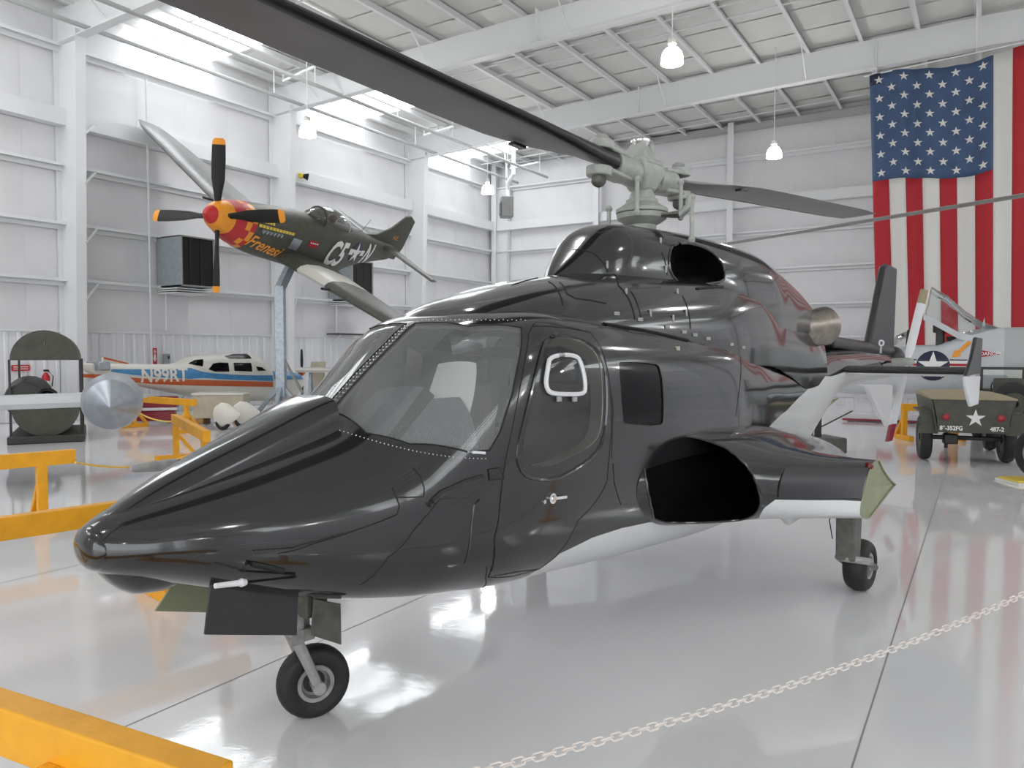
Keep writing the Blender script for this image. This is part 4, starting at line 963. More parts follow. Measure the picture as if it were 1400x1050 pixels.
lettering('code_letters', 'C5', 1.02, M['insig'], P51, lambda x, y: pside(4.55 + x, -.44 + y, .02), .25, .03, .80, 3)
lettering('code_letter', 'N', .95, M['insig'], P51, lambda x, y: pside(6.82 + x, -.27 + y * .95, .02), .25, .03, .72, 4)
cs = [(math.cos(2 * math.pi * i / 24) * .33 + 6.25, math.sin(2 * math.pi * i / 24) * .33 + .02) for i in range(24)]
flat('insignia_disc', cs, lambda a, c: pside(a, c, .014), M['navy'], P51)
flat('insignia_star', [(6.25 + x, .02 + y) for x, y in star_poly(.34)], lambda a, c: pside(a, c, .02), M['insig'], P51)
for x0, x1 in ((5.75, 6.02), (6.56, 6.80)): flat('insignia_bar', [(x0, .14), (x1, .14), (x1, -.04), (x0, -.04)], lambda a, c: pside(a, c, .016), M['insig'], P51)
lettering('tail_number', '44132', .2, M['orange'], P51, lambda x, y: Vector((8.62 + x, -.046, .62 + y)), 0, .004, .7)

pc = W(-6.05, 20.4)
PST = thing('display_post', 'galvanised steel post with braced foot under the fighter', 'post', pc)
PST.rotation_euler = (0, 0, YAW)
MB().box((0, 0, 1.72), (.24, .22, 3.4)).build('upright', M['galv'], PST, bevel=.01)
MB().beam((0, 0, 3.35), (.22, .3, 4.0), .22, .2).build('top_arm', M['galv'], PST, bevel=.01)
MB().box((0, 0, .03), (.9, .9, .06)).build('base_plate', M['galv'], PST, bevel=.01)
for dx, dy in ((-1, 0), (1, 0), (0, -1), (0, 1)):
    MB().beam((dx * .7, dy * .7, .03), (dx * .08, dy * .08, .75), .1, .1).build('foot_brace', M['galv'], PST, bevel=.008)
MB().beam((.1, -.05, 1.5), (.62, -.2, .62), .06, .06).build('side_brace', M['gear'], PST, bevel=.006)

# ------------------------------------------------------------------ the small light plane by the wall
CX = -17.3
CES = thing('light_plane', 'wingless white light plane with blue and orange stripes beside the wall', 'airplane', (CX, 13.0, 0))
def cw_(px, py): q = on_x(px, py, CX + .45); return (q.y - 13.0, q.z)
rows = []
for px, yt, yb, hw in ((124, 496, 503, .05), (150, 497, 517, .14), (180, 497.5, 524, .20), (215, 498, 531, .28), (245, 498, 537, .36), (262, 495, 540, .42), (275, 488, 543, .46), (300, 484, 547, .50), (330, 482.5, 548, .52), (350, 484, 549, .52), (362, 488, 549, .51), (372, 499, 549, .48), (380, 505, 549, .46), (400, 507, 549, .40), (415, 509, 540, .32), (424, 513, 530, .2)):
    y, zt = cw_(px, yt); _, zb = cw_(px, yb); rows.append((y, zb, zt, hw))
czb, czt, chw = table(rows)
def cf(y, a):
    zm = (czt(y) + czb(y)) / 2; h = (czt(y) - czb(y)) / 2; return Vector((chw(y) * sgnpow(math.cos(a), .7), y, zm + h * sgnpow(math.sin(a), .7)))
def cside(y, z, off=.01):
    zm = (czt(y) + czb(y)) / 2; h = (czt(y) - czb(y)) / 2; q = min(.985, abs(z - zm) / h); s_ = q ** (1 / .7); return Vector((chw(y) * max(0, 1 - s_ * s_) ** .35 + off, y, z))
y0, y1 = rows[0][0], rows[-1][0]
ys = [y0 + (y1 - y0) * i / 60 for i in range(61)]
MB().loft([[cf(y, 2 * math.pi * i / 28) for i in range(28)] for y in ys], True, True, True).build('fuselage', M['cream'], CES)
def band(name, top, bot, m, off=.012, n=30):
    ft = pchip([cw_(*p)[0] for p in top], [cw_(*p)[1] for p in top]); fb = pchip([cw_(*p)[0] for p in bot], [cw_(*p)[1] for p in bot])
    a = max(cw_(*top[0])[0], cw_(*bot[0])[0]); b_ = min(cw_(*top[-1])[0], cw_(*bot[-1])[0]); vs_ = []; fs_ = []
    for i in range(n + 1):
        y = a + (b_ - a) * i / n
        for j in range(4): z = ft(y) + (fb(y) - ft(y)) * j / 3; vs_.append(cside(y, z, off))
        if i: 
            for j in range(3): k = (i - 1) * 4 + j; fs_.append((k, k + 4, k + 5, k + 1))
    return mesh_obj(name, vs_, fs_, m, CES)
band('blue_stripe', [(162, 505), (200, 505), (240, 505), (262, 503), (275, 508), (300, 511), (340, 513), (372, 513)], [(162, 508.5), (200, 514), (240, 517), (262, 518), (275, 517), (300, 518.5), (340, 520), (372, 521)], M['cblue'])
band('orange_stripe', [(124, 511.5), (160, 513), (200, 517.5), (260, 519), (372, 522)], [(124, 516), (160, 519), (200, 524), (260, 527), (372, 529)], M['corg'])
band('engine_cowl_paint', [(374, 507), (395, 508), (412, 510), (421, 513)], [(374, 519), (395, 519), (412, 519), (421, 519)], M['cblue'])
def cwin(name, pts):
    P_ = [cw_(*p) for p in pts]; flat(name, P_, lambda a, c: cside(a, c, .014), M['glassk'], CES)
cwin('cabin_window', [(284, 505), (291, 497), (299, 495.5), (311, 496), (311, 508), (292, 508)]); cwin('cabin_window', [(318, 496), (342, 496), (342, 508), (318, 507)])
cwin('windscreen', [(348, 501), (356, 502), (362, 506.5), (350, 507)]); cwin('cabin_window', [(263, 497), (272, 492), (281, 491), (277, 501), (268, 499)]); cwin('roof_opening', [(310, 487), (325, 484), (346, 483.5), (345, 490), (316, 490)])
q0, q1 = cw_(199, 521), cw_(260, 521)
lettering('registration', 'N99RT', .46, M['cream'], CES, lambda x, y: cside(q0[0] + x, q0[1] - .03 + y, .022), .05, .012, (q1[0] - q0[0]) / 1.42)
f0 = [cw_(*p) for p in ((155, 499), (156, 488), (162, 489), (190, 498), (185, 499))]
MB().prism([(-.03, a, c) for a, c in f0], (.06, 0, 0)).build('tail_fin', M['cream'], CES, bevel=.01)
f1 = [cw_(*p) for p in ((156, 488), (190, 496.5), (190, 498.5), (157, 491))]
MB().prism([(-.04, a, c) for a, c in f1], (.08, 0, 0)).build('fin_stripe', M['corg'], CES)
q = cw_(150, 502); MB().box((.0, q[0], q[1] + .02), (.5, .3, .2)).build('tail_cone', M['alu'], CES, bevel=.03)
q = cw_(428, 506); MB().lathe([(-.05, .10), (.05, .09), (.14, .02)], (0, q[0] - .02, q[1] - .08), (0, 1, 0), 14).build('spinner', M['corg'], CES)
for sg in (1, -1): MB().loft([[Vector((w_, q[0] - .01 + .02 * e, q[1] - .08 + sg * t)) for w_, e in ((-.05 * k, 0), (0, 1), (.05 * k, 0), (0, -1))] for t, k in ((.05, .7), (.35, 1.3), (.66, .9), (.70, .3))], True, True, True).build('propeller_blade', M['seamk'], CES)
for px in (275,):
    y = cw_(px, 560)[0]; wheel((.75, y, .30), (1, 0, 0), .20, .16, CES, 'main_tyre', 'cream')
    wheel((-.75, y, .30), (1, 0, 0), .20, .16, CES, 'main_tyre', 'cream')
    for sg in (1, -1): MB().tube([(sg * .3, y + .3, .75), (sg * .6, y + .1, .42), (sg * .72, y, .3)], .035).build('gear_leg', M['cream'], CES)
y = cw_(410, 560)[0]; wheel((0, y, .28), (1, 0, 0), .18, .14, CES, 'nose_tyre', 'cream'); MB().cyl((0, y, .28), (0, y, .8), .04).build('nose_strut', M['gear'], CES)
for sg, yy, dl in ((1, 275, 'under the room-side main wheel'), (-1, 275, 'under the wall-side main wheel'), (0, 410, 'under the nose wheel')):
    y = cw_(yy, 560)[0]
    D = thing('wheel_dolly', 'wooden dolly block ' + dl + ' of the striped light plane', 'dolly', (CX + sg * .75, y, 0), 0, 'wooden dollies under the light plane')
    MB().box((0, 0, .07), (.5, .9, .06)).build('deck', M['wood'], D, bevel=.008)
    for a in (-.35, .35): MB().box((0, a, .02), (.46, .12, .04)).build('runner', M['wood'], D, bevel=.005)
# a floor-standing wing strut crate and the white aircraft parts around it
q = on_floor(333, 571)
C1 = thing('storage_crate', 'tan storage crate in front of the striped light plane', 'crate', W(-6.95, 18.6), YAW + .12)
MB().box((0, 0, .42), (1.15, .7, .55)).build('body', M['crate'], C1, bevel=.01); MB().box((0, 0, .71), (1.19, .74, .04)).build('lid', M['cream'], C1, bevel=.008)
for a in (-.42, .42): MB().box((a, 0, .07), (.15, .7, .14)).build('skid', M['wood'], C1, bevel=.01)
for k, (px, py, lab) in enumerate(((308, 588, 'white teardrop wheel fairing beside the tan crate'), (334, 585, 'white teardrop wheel fairing touching the base of the display post'))):
    q = on_floor(px, py); t = thing('wheel_fairing', lab, 'fairing', q, .5 + .5 * k)
    MB().loft([[Vector((x, r * math.cos(a) * .55, max(.02, .34 + 1.2 * r * math.sin(a)))) for a in [2 * math.pi * i / 16 for i in range(16)]] for x, r in ((-.26, .04), (-.22, .14), (-.08, .22), (.08, .20), (.26, .08), (.34, .02))], True, True, True).build('shell', M['cream'], t)
    wheel((-.05, 0, .16), (0, 1, 0), .16, .12, t, 'tyre', 'gear')
q = on_floor(425, 560); t = thing('folding_chair', 'pale upholstered chair behind the light plane nose', 'chair', W(-5.6, 21.8), YAW - .4)
MB().box((0, 0, .46), (.46, .46, .06)).build('seat', M['red'], t, bevel=.02); MB().box((0, .24, 1.05), (.5, .05, .75), Matrix.Rotation(-.15, 3, 'X')).build('backrest', M['crate'], t, bevel=.03)
for a in (-.2, .2):
    for c in (-.2, .2): MB().cyl((a, c, 0), (a, c, .46), .014, n=8).build('leg', M['gear'], t)
for a in (-.2, .2): MB().cyl((a, .22, .46), (a, .26, .8), .014, n=8).build('back_post', M['gear'], t)
t = thing('white_wing_panel', 'long white wing panel lying on trestles behind the crate', 'wing', W(-5.1, 20.9), YAW)
MB().loft([[Vector((x, .6 * f, 1.22 + .07 * g)) for f, g in ((-1, 0), (-.9, .7), (-.3, 1), (1, 0), (-.3, -1), (-.9, -.7))] for x in (-.55, 2.0)], True, True, True).build('panel', M['cream'], t)
for x in (-.3, 1.6):
    MB().beam((x, -.35, 0), (x, -.05, 1.16), .06, .06).beam((x, .35, 0), (x, .05, 1.16), .06, .06).build('trestle', M['galv'], t, smooth=False)

# red cart, fire extinguisher, signs, wall boxes
q = on_floor(203, 578); t = thing('tool_cart', 'dark red wheeled cart with a white band against the wainscot', 'cart', q, YAW + .3)
MB().box((0, 0, .50), (1.3, .5, .25)).build('upper_body', M['crimson'], t, bevel=.03); MB().box((0, 0, .34), (1.34, .52, .07)).build('white_band', M['white'], t, bevel=.01); MB().box((0, 0, .18), (1.2, .48, .25)).build('lower_body', M['crimson'], t, bevel=.03)
for a in (-.5, .5): MB().cyl((a, -.2, .05), (a, .2, .05), .05).build('roller', M['rubber'], t)
q = on_x(63, 523, WX + .42)
t = thing('fire_extinguisher', 'red fire extinguisher with white label hung by the column', 'extinguisher', (q.x, q.y, q.z - .3))
MB().lathe([(0, .07), (.02, .09), (.45, .09), (.52, .05), (.55, .03)], (0, 0, 0), (0, 0, 1), 18, True).build('cylinder', M['red'], t)
MB().lathe([(.2, .091), (.34, .091)], (0, 0, 0), (0, 0, 1), 18).build('white_label', M['insig'], t)
MB().box((.02, 0, .59), (.16, .05, .05)).tube([(.05, .04, .57), (.1, .12, .45), (.07, .1, .2)], .012).build('valve_and_hose', M['seamk'], t)
MB().box((-.2, 0, .3), (.34, .06, .04)).build('wall_hook', M['steel'], t)
def wall_box(name, label, cat, px, py, sy, sz, m, sx=.05, grp=None):
    q = on_x(px, py, WX + .06); return tag(MB().box((q.x + sx / 2 - .03, q.y, q.z), (sx, sy, sz)).build(name, m, bevel=.008), label, cat, grp)
for nm, lab, px, py, sy, sz in (('safety_sign', 'small red rectangular sign on the wall above the fire extinguisher', 28, 503, .42, .14), ('fire_sign', 'tall narrow red sign with white arrow on the wainscot', 211, 487, .14, .46)):
    o = thing(nm, lab, 'sign', on_x(px, py, WX + .06))
    MB().box((.01, 0, 0), (.02, sy, sz)).build('plate', M['red'], o, bevel=.004)
    if sz > sy: flat('white_arrow', [(-.03, .05), (.03, .05), (.03, -.05), (.055, -.05), (0, -.16), (-.055, -.05), (-.03, -.05)], lambda a, c: Vector((.022, a, c)), M['insig'], o)
    if sz > sy:
        for r in range(3): flat('white_text_bar', [(-.03, .18 - r * .04), (.03, .18 - r * .04), (.03, .16 - r * .04), (-.03, .16 - r * .04)], lambda a, c: Vector((.022, a, c)), M['insig'], o)
    else:
        for r in range(2): flat('white_text_bar', [(-.17, .035 - r * .05), (.17, .035 - r * .05), (.17, .015 - r * .05), (-.17, .015 - r * .05)], lambda a, c: Vector((.022, a, c)), M['insig'], o)
o = thing('switch_box', 'grey electrical switch box on the wainscot beside the red arrow sign', 'switch box', on_x(226, 491, WX + .06))
MB().box((.05, 0, 0), (.1, .18, .3)).build('box', M['boxg'], o, bevel=.01); MB().box((.11, .03, .05), (.03, .03, .08)).build('lever', M['seamk'], o)
o = thing('wall_socket', 'small blue-grey wall socket low on the white column bay', 'socket', on_x(122, 503, WX + .06)); MB().box((.03, 0, 0), (.06, .1, .16)).build('box', M['boxg'], o, bevel=.01); MB().box((.065, 0, 0), (.01, .06, .1)).build('cover', M['cblue'], o)
q = on_x(413, 240, WX + .45); o = thing('wall_speaker', 'small black and yellow horn on the beam above the fighter canopy', 'horn', q)
MB().box((-.1, 0, 0), (.22, .16, .14)).build('bracket', M['yel'], o, bevel=.01); MB().lathe([(0, .06), (.16, .12), (.16, .1), (.02, .05)], (0, .06, 0), (.7, .7, -.2), 14).build('bell', M['seamk'], o)

q = on_x(478, 457, WX + .5); o = thing('wall_shelf', 'narrow dark shelf on the wall between the cooler and the light plane nose', 'shelf', (WX + .1, q.y, q.z))
MB().box((.3, 0, 0), (.6, 1.5, .05)).build('board', M['odark'], o, bevel=.006)
for a in (-.5, .5): MB().beam((.02, a, -.35), (.45, a, -.03), .03, .03).build('bracket', M['steel'], o)

# evaporative coolers and the corner heater
for Y, lab in ((14.1, 'grey box cooler with black pad face below the fighter propeller'), (20.8, 'grey box cooler with black pad face below the fighter tail')):
    t = thing('wall_cooler', lab, 'cooler', (WX + .05, Y, 3.5), 0, 'wall coolers')
    h = 1.38
    MB().box((.58, -.52, h / 2), (1.1, .03, h)).box((.58, .52, h / 2), (1.1, .03, h)).box((.58, 0, .015), (1.1, 1.07, .03)).box((.58, 0, h - .015), (1.1, 1.07, .03)).box((.05, 0, h / 2), (.06, 1.0, h)).build('housing', M['boxg'], t, smooth=False)
    MB().box((1.08, 0, h / 2), (.03, 1.0, h - .08)).build('pad', M['pad'], t, smooth=False)
    for k in (-.25, .1): MB().box((1.1, k, h / 2), (.015, .02, h - .1)).build('pad_rail', M['odark'], t)
    for k in (-1, 1): MB().box((1.12, k * .52, h / 2), (.03, .04, h)).build('frame_edge', M['hub'], t)
    for k in (0, 1): MB().box((1.12, 0, .02 + k * (h - .04)), (.03, 1.06, .04)).build('frame_edge', M['hub'], t)
    for k in range(3): MB().box((.5, 0, -.05 - .06 * k), (.9 - .05 * k, 1.1, .03)).build('support_bracket', M['steel'], t, smooth=False)
    MB().cyl((.3, -.45, -.1), (.3, -.45, -1.2), .02, n=8).build('drain_pipe', M['steel'], t)
t = thing('unit_heater', 'silver louvred unit heater hung in the corner of the hangar', 'heater', (-17.7, 28.5, 7.4), math.radians(-50))
MB().box((0, .15, .45), (.62, .5, .85)).build('cabinet', M['silver'], t, bevel=.02); MB().box((0, -.11, .38), (.54, .02, .55)).build('grille_back', M['pad'], t)
for k in range(6): MB().box((0, -.125, .15 + k * .09), (.56, .03, .02)).build('louvre', M['silver'], t)
for k in range(7): MB().box((-.24 + k * .08, -.12, .38), (.015, .02, .55)).build('grille_bar', M['silver'], t)
MB().tube([(0, .2, .88), (0, .2, 1.5), (.3, .4, 1.8), (.3, .4, 2.8)], .09, 12).build('flue', M['steel'], t)
for a in (-.25, .25): MB().cyl((a, .15, .88), (a, .15, 2.95), .01, n=6).build('hanger_rod', M['steel'], t)

# ------------------------------------------------------------------ engine can, tip-tank jet
q = on_floor(44, 607); t = thing('engine_can', 'olive drum-shaped engine container with its lid raised on posts', 'container', W(-8.75, 14.6), YAW + math.radians(28))
R_ = .56
def half(z0, sg, y0, y1, n=18): return [[Vector((R_ * math.cos(math.pi * i / n), y, z0 + sg * R_ * math.sin(math.pi * i / n))) for i in range(n + 1)] for y in (y0, y1)]
lid = MB().loft(half(1.55, 1, -.0, 2.2), False); lid.prism([Vector((R_ * math.cos(math.pi * i / 18), 0, 1.55 + R_ * math.sin(math.pi * i / 18))) for i in range(19)], (0, -.03, 0)); lid.build('lid', M['odrab'], t)
MB().beam((0, -.045, 1.84), (.001, -.045, 1.89), .12, .01).build('lid_mark', M['hub'], t, smooth=False)
low = MB().loft(half(.68, -1, 0, 2.2), False); low.prism([Vector((R_ * math.cos(math.pi * i / 18), 0, .68 - R_ * math.sin(math.pi * i / 18))) for i in range(19)], (0, -.03, 0)); low.build('lower_shell', M['odrab'], t)
for x in (-R_, R_):
    for y in (.05, 2.1): MB().beam((x * 1.02, y, .1), (x * 1.02, y, 1.56), .04, .04).build('lid_post', M['odark'], t, smooth=False)
MB().box((0, 1.0, .07), (1.25, 2.3, .14)).build('skid_base', M['odark'], t, bevel=.02)
MB().lathe([(.1, .12), (.12, .32), (.5, .36), (1.0, .32), (1.6, .42), (2.1, .30), (2.1, .01)], (-.36, 0, .80), (0, 1, 0), 24).build('jet_engine', M['odark'], t)
MB().lathe([(-.1, .16), (.2, .2), (.2, .1), (-.08, .13)], (.02, 0, .82), (0, 1, 0), 18).build('engine_duct', M['seamk'], t)

JT = thing('tip_tank_jet', 'silver jet whose straight wing ends in a cone-nosed tip tank', 'airplane', W(-11.2, 10.6), YAW)
ctk = at_depth(152, 553, 9.4); tl = Vector((5.36, -.2, ctk.z))
tl = (Matrix.Translation(JT.location) @ Matrix.Rotation(YAW, 4, 'Z')).inverted() @ ctk
dcam = ((Matrix.Translation(JT.location) @ Matrix.Rotation(YAW, 4, 'Z')).inverted() @ (CAMP + Vector((-.25, -.1, 0)))) - tl; dcam.z = -.02; dcam.normalize()
MB().lathe([(.55, .004), (.0, .30), (-.6, .36), (-1.8, .34), (-2.8, .15), (-3.2, .02)], tl - dcam * .0, dcam, 40).build('tip_tank', M['alu'], JT, angle=20)
tank_b = tl - dcam * 1.2
MB().loft([[Vector((x, y0 + f * c, z0 + g)) for f, g in ((0, 0), (.03, .07), (.2, .11), (1, 0), (.2, -.08), (.03, -.06))] for x, y0, c, z0 in ((tl.x - .25, tl.y + .35, 1.4, tl.z + .02), (tl.x - 2.0, tl.y + .1, 1.8, tl.z - .04), (.3, tl.y - .2, 2.4, tl.z - .12))], True, True, True).build('wing', M['jet'], JT)
MB().loft([[Vector((-x, y0 + f * c, z0 + g)) for f, g in ((0, 0), (.03, .07), (.2, .11), (1, 0), (.2, -.08), (.03, -.06))] for x, y0, c, z0 in ((5.2, tl.y + .3, 1.4, tl.z + .02), (.3, tl.y - .2, 2.4, tl.z - .12))], True, True, True).build('wing', M['jet'], JT)
MB().lathe([(-3.6, .02), (-3.2, .25), (-2, .5), (0, .62), (2, .6), (2.6, .45), (3.0, .25), (3.0, .01)], (0, .8, 1.25), (0, 1, 0), 24).build('fuselage', M['jet'], JT)
for x, y in ((-1.6, 1.2), (1.6, 1.2), (0, -2.2)):
    MB().cyl((x, y, .2), (x, y, 1.05), .05).build('gear_leg', M['gear'], JT); wheel((x, y, .22), (1, 0, 0), .22, .15, JT)

# ------------------------------------------------------------------ yellow barriers, rope, chain
def barrier(label, a, b, posts, rot_foot=1, brace=1, hgt=.72, feet=True):
    a = Vector((a[0], a[1], 0)); b = Vector((b[0], b[1], 0)); d = (b - a).normalized(); n = Vector((-d.y, d.x, 0)); L = (b - a).length
    t = thing('yellow_barrier', label, 'barrier', a, math.atan2(d.y, d.x), 'yellow wooden barriers')
    MB().box((L / 2, 0, hgt - .07), (L, .09, .14)).build('top_beam', M['yellow'], t, bevel=.006)
    for p in posts:
        x = p * L
        po = MB().box((x, .0, (hgt - .14) / 2 + .04), (.09, .085, hgt - .2)).build('post', M['yellow'], t, bevel=.005)
        MB().box((x, 0, .045), (.10, .62, .09)).build('foot', M['yellow'], t, bevel=.005)
        for sg in ((1, -1) if rot_foot == 0 else (rot_foot,)):
            MB().beam((x, sg * .28, .09), (x, sg * .03, .40), .085, .05).build('brace', M['yellow'], t, bevel=.004)
    return t
def fl(px, py, z=.72): q = on_floor(px, py, z); return (q.x, q.y)
e0, e1 = Vector((*fl(0, 953), 0)), Vector((*fl(292, 1048), 0)); dd = (e1 - e0).normalized()
barrier('yellow wooden barrier with its end on the bare floor ahead of the nose wheel', e0 - dd * 2.2, e1 + dd * .02 + Vector((0, 0, 0)), (.1, .84), 0)
cq = on_floor(120, 1036, .60); CE = bpy.data.objects['yellow_barrier']
cl_ = (Matrix.Translation(CE.location) @ Matrix.Rotation(CE.rotation_euler.z, 4, 'Z')).inverted() @ cq
MB().box((cl_.x, -.075, .56), (.09, .06, .12)).build('cleat', M['yellow'], CE, bevel=.004)
d0, d1 = Vector((*fl(0, 707), 0)), Vector((*fl(155, 686), 0)); dd = (d1 - d0).normalized()
barrier('yellow wooden barrier running behind the helicopter nose', d0 - dd * 1.6, d1 + dd * .95, (.2, .80), 0)
c0, c1 = Vector((*fl(0, 622), 0)), Vector((*fl(102, 614), 0)); dd = (c1 - c0).normalized()
BC = barrier('yellow wooden barrier with a rope tied to its end, near the silver tip tank', c0 - dd * 1.5, c1, (.15, .86), 1)
b0 = on_floor(242, 622); b1 = Vector((*fl(281, 588), 0)); p0 = Vector((*fl(238, 566), 0))
barrier('yellow wooden barrier standing crosswise between rope and crate', p0, b1 + (b1 - p0).normalized() * .1, (.06, .94), 1)
a0_, a1_ = Vector((*fl(172, 540), 0)), Vector((*fl(267, 546), 0))
barrier('yellow wooden barrier in front of the dark red cart', a0_, a1_, (.12, .88), 0)
f0_ = on_floor(1236, 601); f1_ = f0_ + Vector((CY * 1.25, SY * 1.25, 0)) 
barrier('yellow wooden barrier behind the army trailer', (f0_.x - .05, f0_.y), (f1_.x, f1_.y), (.04, .8), 1, hgt=.70)
def sag(a, b, s_, n=24): return [a.lerp(b, i / n) - Vector((0, 0, s_ * 4 * (i / n) * (1 - i / n))) for i in range(n + 1)]
ra = Vector((*fl(103, 621), .64)); rb = Vector((*fl(236, 606, .1), .2)); rb = Vector((b1.x, b1.y, .50))
tag(MB().tube(sag(ra, rb, .13), .012, 6).build('barrier_rope', M['rope']), 'yellow rope sagging from the barrier near the tip tank', 'rope')
tag(MB().tube(sag(Vector((p0.x, p0.y, .60)), Vector((a0_.x, a0_.y, .55)), .12), .014, 6).build('barrier_rope', M['rope']), 'yellow rope strung in front of the dark red cart', 'rope')

# plastic chain between two stanchions, each link its own part
chA = Vector((*fl(560, 1076, .42), .42)); chB = Vector((*fl(1400, 821, .47), .47)); chD = (chB - chA)
ends = [chA, chB + chD * .18 + Vector((0, 0, .10))]
CH = thing('barrier_chain', 'pale pink plastic link chain strung low across the floor', 'chain', (0, 0, 0))
lk = MB(); P_ = []
for i in range(16):
    a = 2 * math.pi * i / 16; P_.append(Vector((math.copysign(.013, math.cos(a)) + .012 * math.cos(a), .0125 * math.sin(a), 0)))
lk.tube(P_, .0032, 5, True); lko = lk.build('chain_link', M['chain'], CH); lm = lko.data; bpy.data.objects.remove(lko)
Lc = (ends[1] - ends[0]).length; nl_c = int(Lc / .039)
cpts = sag(ends[0], ends[1], .10, nl_c)
if nl_c > 298: nl_c = 298
for i in range(nl_c):
    a, b = cpts[i], cpts[i + 1]; x = (b - a).normalized(); y = Vector((0, 0, 1)).cross(x).normalized(); z = x.cross(y)
    if i % 2: y, z = (y * .7 + z * .7).normalized(), (z * .7 - y * .7).normalized()
    else: y, z = (y * .7 - z * .7).normalized(), (z * .7 + y * .7).normalized()
    o = bpy.data.objects.new('chain_link', lm); COL.objects.link(o); o.parent = CH; o.matrix_world = frame((a + b) / 2, x, y, z)
for e, lab in ((cpts[0], 'yellow stanchion holding the chain end beside the front barrier'), (cpts[nl_c], 'yellow stanchion holding the far end of the chain')):
    t = thing('chain_stanchion', lab, 'stanchion', (e.x, e.y, 0)); MB().cyl((0, 0, 0), (0, 0, e.z + .02), .03).build('pole', M['yellow'], t); MB().lathe([(0, .18), (.03, .18), (.05, .04)], (0, 0, 0), (0, 0, 1), 20, True).build('base', M['yellow'], t)

# ------------------------------------------------------------------ flag on the rafter
FY = 24.45
FL = thing('hanging_flag', 'huge striped and starred flag hanging vertically from the roof beam', 'flag', (-2.95, FY, 9.5))
FW, FH, CAN = 5.55, 8.4, 2.98
def fpos(x, h):                                     # x across, h down from the hanging edge
    top = -.05 + .06 * x * .4 + .10 * math.sin(x * 1.9 + .6)
    lean = .045 * h * (1 - x / FW)
    return Vector((x + lean, -.07 * math.sin(x * 4.2 + .25 * h) * min(1, .35 + h * .12) - .04 * math.sin(x * 9 + 1), top - h))
def cloth(name, x0, x1, h0, h1, m, nx, nh):
    vs_ = [fpos(x0 + (x1 - x0) * i / nx, h0 + (h1 - h0) * j / nh) for i in range(nx + 1) for j in range(nh + 1)]
    fs_ = [(i * (nh + 1) + j, i * (nh + 1) + j + 1, (i + 1) * (nh + 1) + j + 1, (i + 1) * (nh + 1) + j) for i in range(nx) for j in range(nh)]
    o = mesh_obj(name, vs_, fs_, m, FL); sm = o.modifiers.new('thick', 'SOLIDIFY'); sm.thickness = .004; return o
sw = FW / 13
for k in range(13):
    h0 = 3.0 if k < 7 else 0.0
    cloth('stripe', k * sw, (k + 1) * sw, h0, FH, M['fred'] if k % 2 == 0 else M['fwhite'], 6, 20)
cloth('canton', 0, 7 * sw, 0, 3.0, M['fblue'], 30, 14)
cloth('dark_corner', 0, .28, 0, .30, M['navy'], 3, 3).location.y = -.008
for r in range(11):
    for c in range(9):
        if (r + c) % 2: continue
        x = 7 * sw * (c + .75) / 9.5; h = 3.0 * (r + .75) / 11.5
        flat('star', [(x + a, h - b_) for a, b_ in star_poly(.125)], lambda a, b_: fpos(a, b_) + Vector((0, -.014, 0)), M['fwhite'], FL)
MB().beam((-.15, 0, .02), (FW + .2, 0, .32), .03, .03).build('hanging_batten', M['steel'], FL, smooth=False)

# ------------------------------------------------------------------ grey jet with raised canopy
JY = 19.3
JET = thing('grey_jet', 'pale grey jet trainer with raised clear canopy and star insignia in front of the flag', 'airplane', (-.9, JY, 0))
def jq(px, py): q = on_y(px, py, JY - .5); return (q.x + .9, q.z)
jr = []
for px, yt, yb, hw in ((1090, 512, 520, .05), (1120, 500, 532, .28), (1160, 492, 540, .40), (1205, 482, 541, .46), (1245, 472, 540, .50), (1278, 471, 540, .52), (1300, 463, 540, .53), (1330, 450, 541, .54), (1370, 447, 542, .55), (1420, 446, 544, .55), (1520, 448, 546, .52), (1700, 460, 540, .4)):
    x, zt = jq(px, yt); _, zb = jq(px, yb); jr.append((x, zb, zt, hw))
jzb, jzt, jhw = table(jr)
def jf(x, a):
    zm = (jzt(x) + jzb(x)) / 2; h = (jzt(x) - jzb(x)) / 2; return Vector((x, jhw(x) * sgnpow(math.cos(a), .8), zm + h * sgnpow(math.sin(a), .8)))
def jside(x, z, off=.01):
    zm = (jzt(x) + jzb(x)) / 2; h = (jzt(x) - jzb(x)) / 2; q = min(.985, abs(z - zm) / h); s_ = q ** 1.25; return Vector((x, -jhw(x) * max(0, 1 - s_ * s_) ** .4 - off, z))
xa, xb = jr[0][0], jr[-1][0]; xj = jq(1373, 480)[0]
xs1 = [xa + (xj - xa) * i / 36 for i in range(37)]; xs2 = [xj + (xb - xj) * i / 20 for i in range(21)]
MB().loft([[jf(x, 2 * math.pi * i / 28) for i in range(28)] for x in xs1], True, True, False).build('forward_fuselage', M['jet'], JET)
MB().loft([[jf(x, 2 * math.pi * i / 28) for i in range(28)] for x in xs2], True, False, True).build('rear_fuselage', M['jet2'], JET)
ic = jq(1275.5, 500); ir = jq(1299, 500)[0] - ic[0]
flat('insignia_disc', [(ic[0] + ir * math.cos(2 * math.pi * i / 36), ic[1] + ir * math.sin(2 * math.pi * i / 36)) for i in range(36)], lambda a, c: jside(a, c, .012), M['navy'], JET)
flat('insignia_star', [(ic[0] + a, ic[1] + b_) for a, b_ in star_poly(ir * .96)], lambda a, c: jside(a, c, .02), M['insig'], JET)
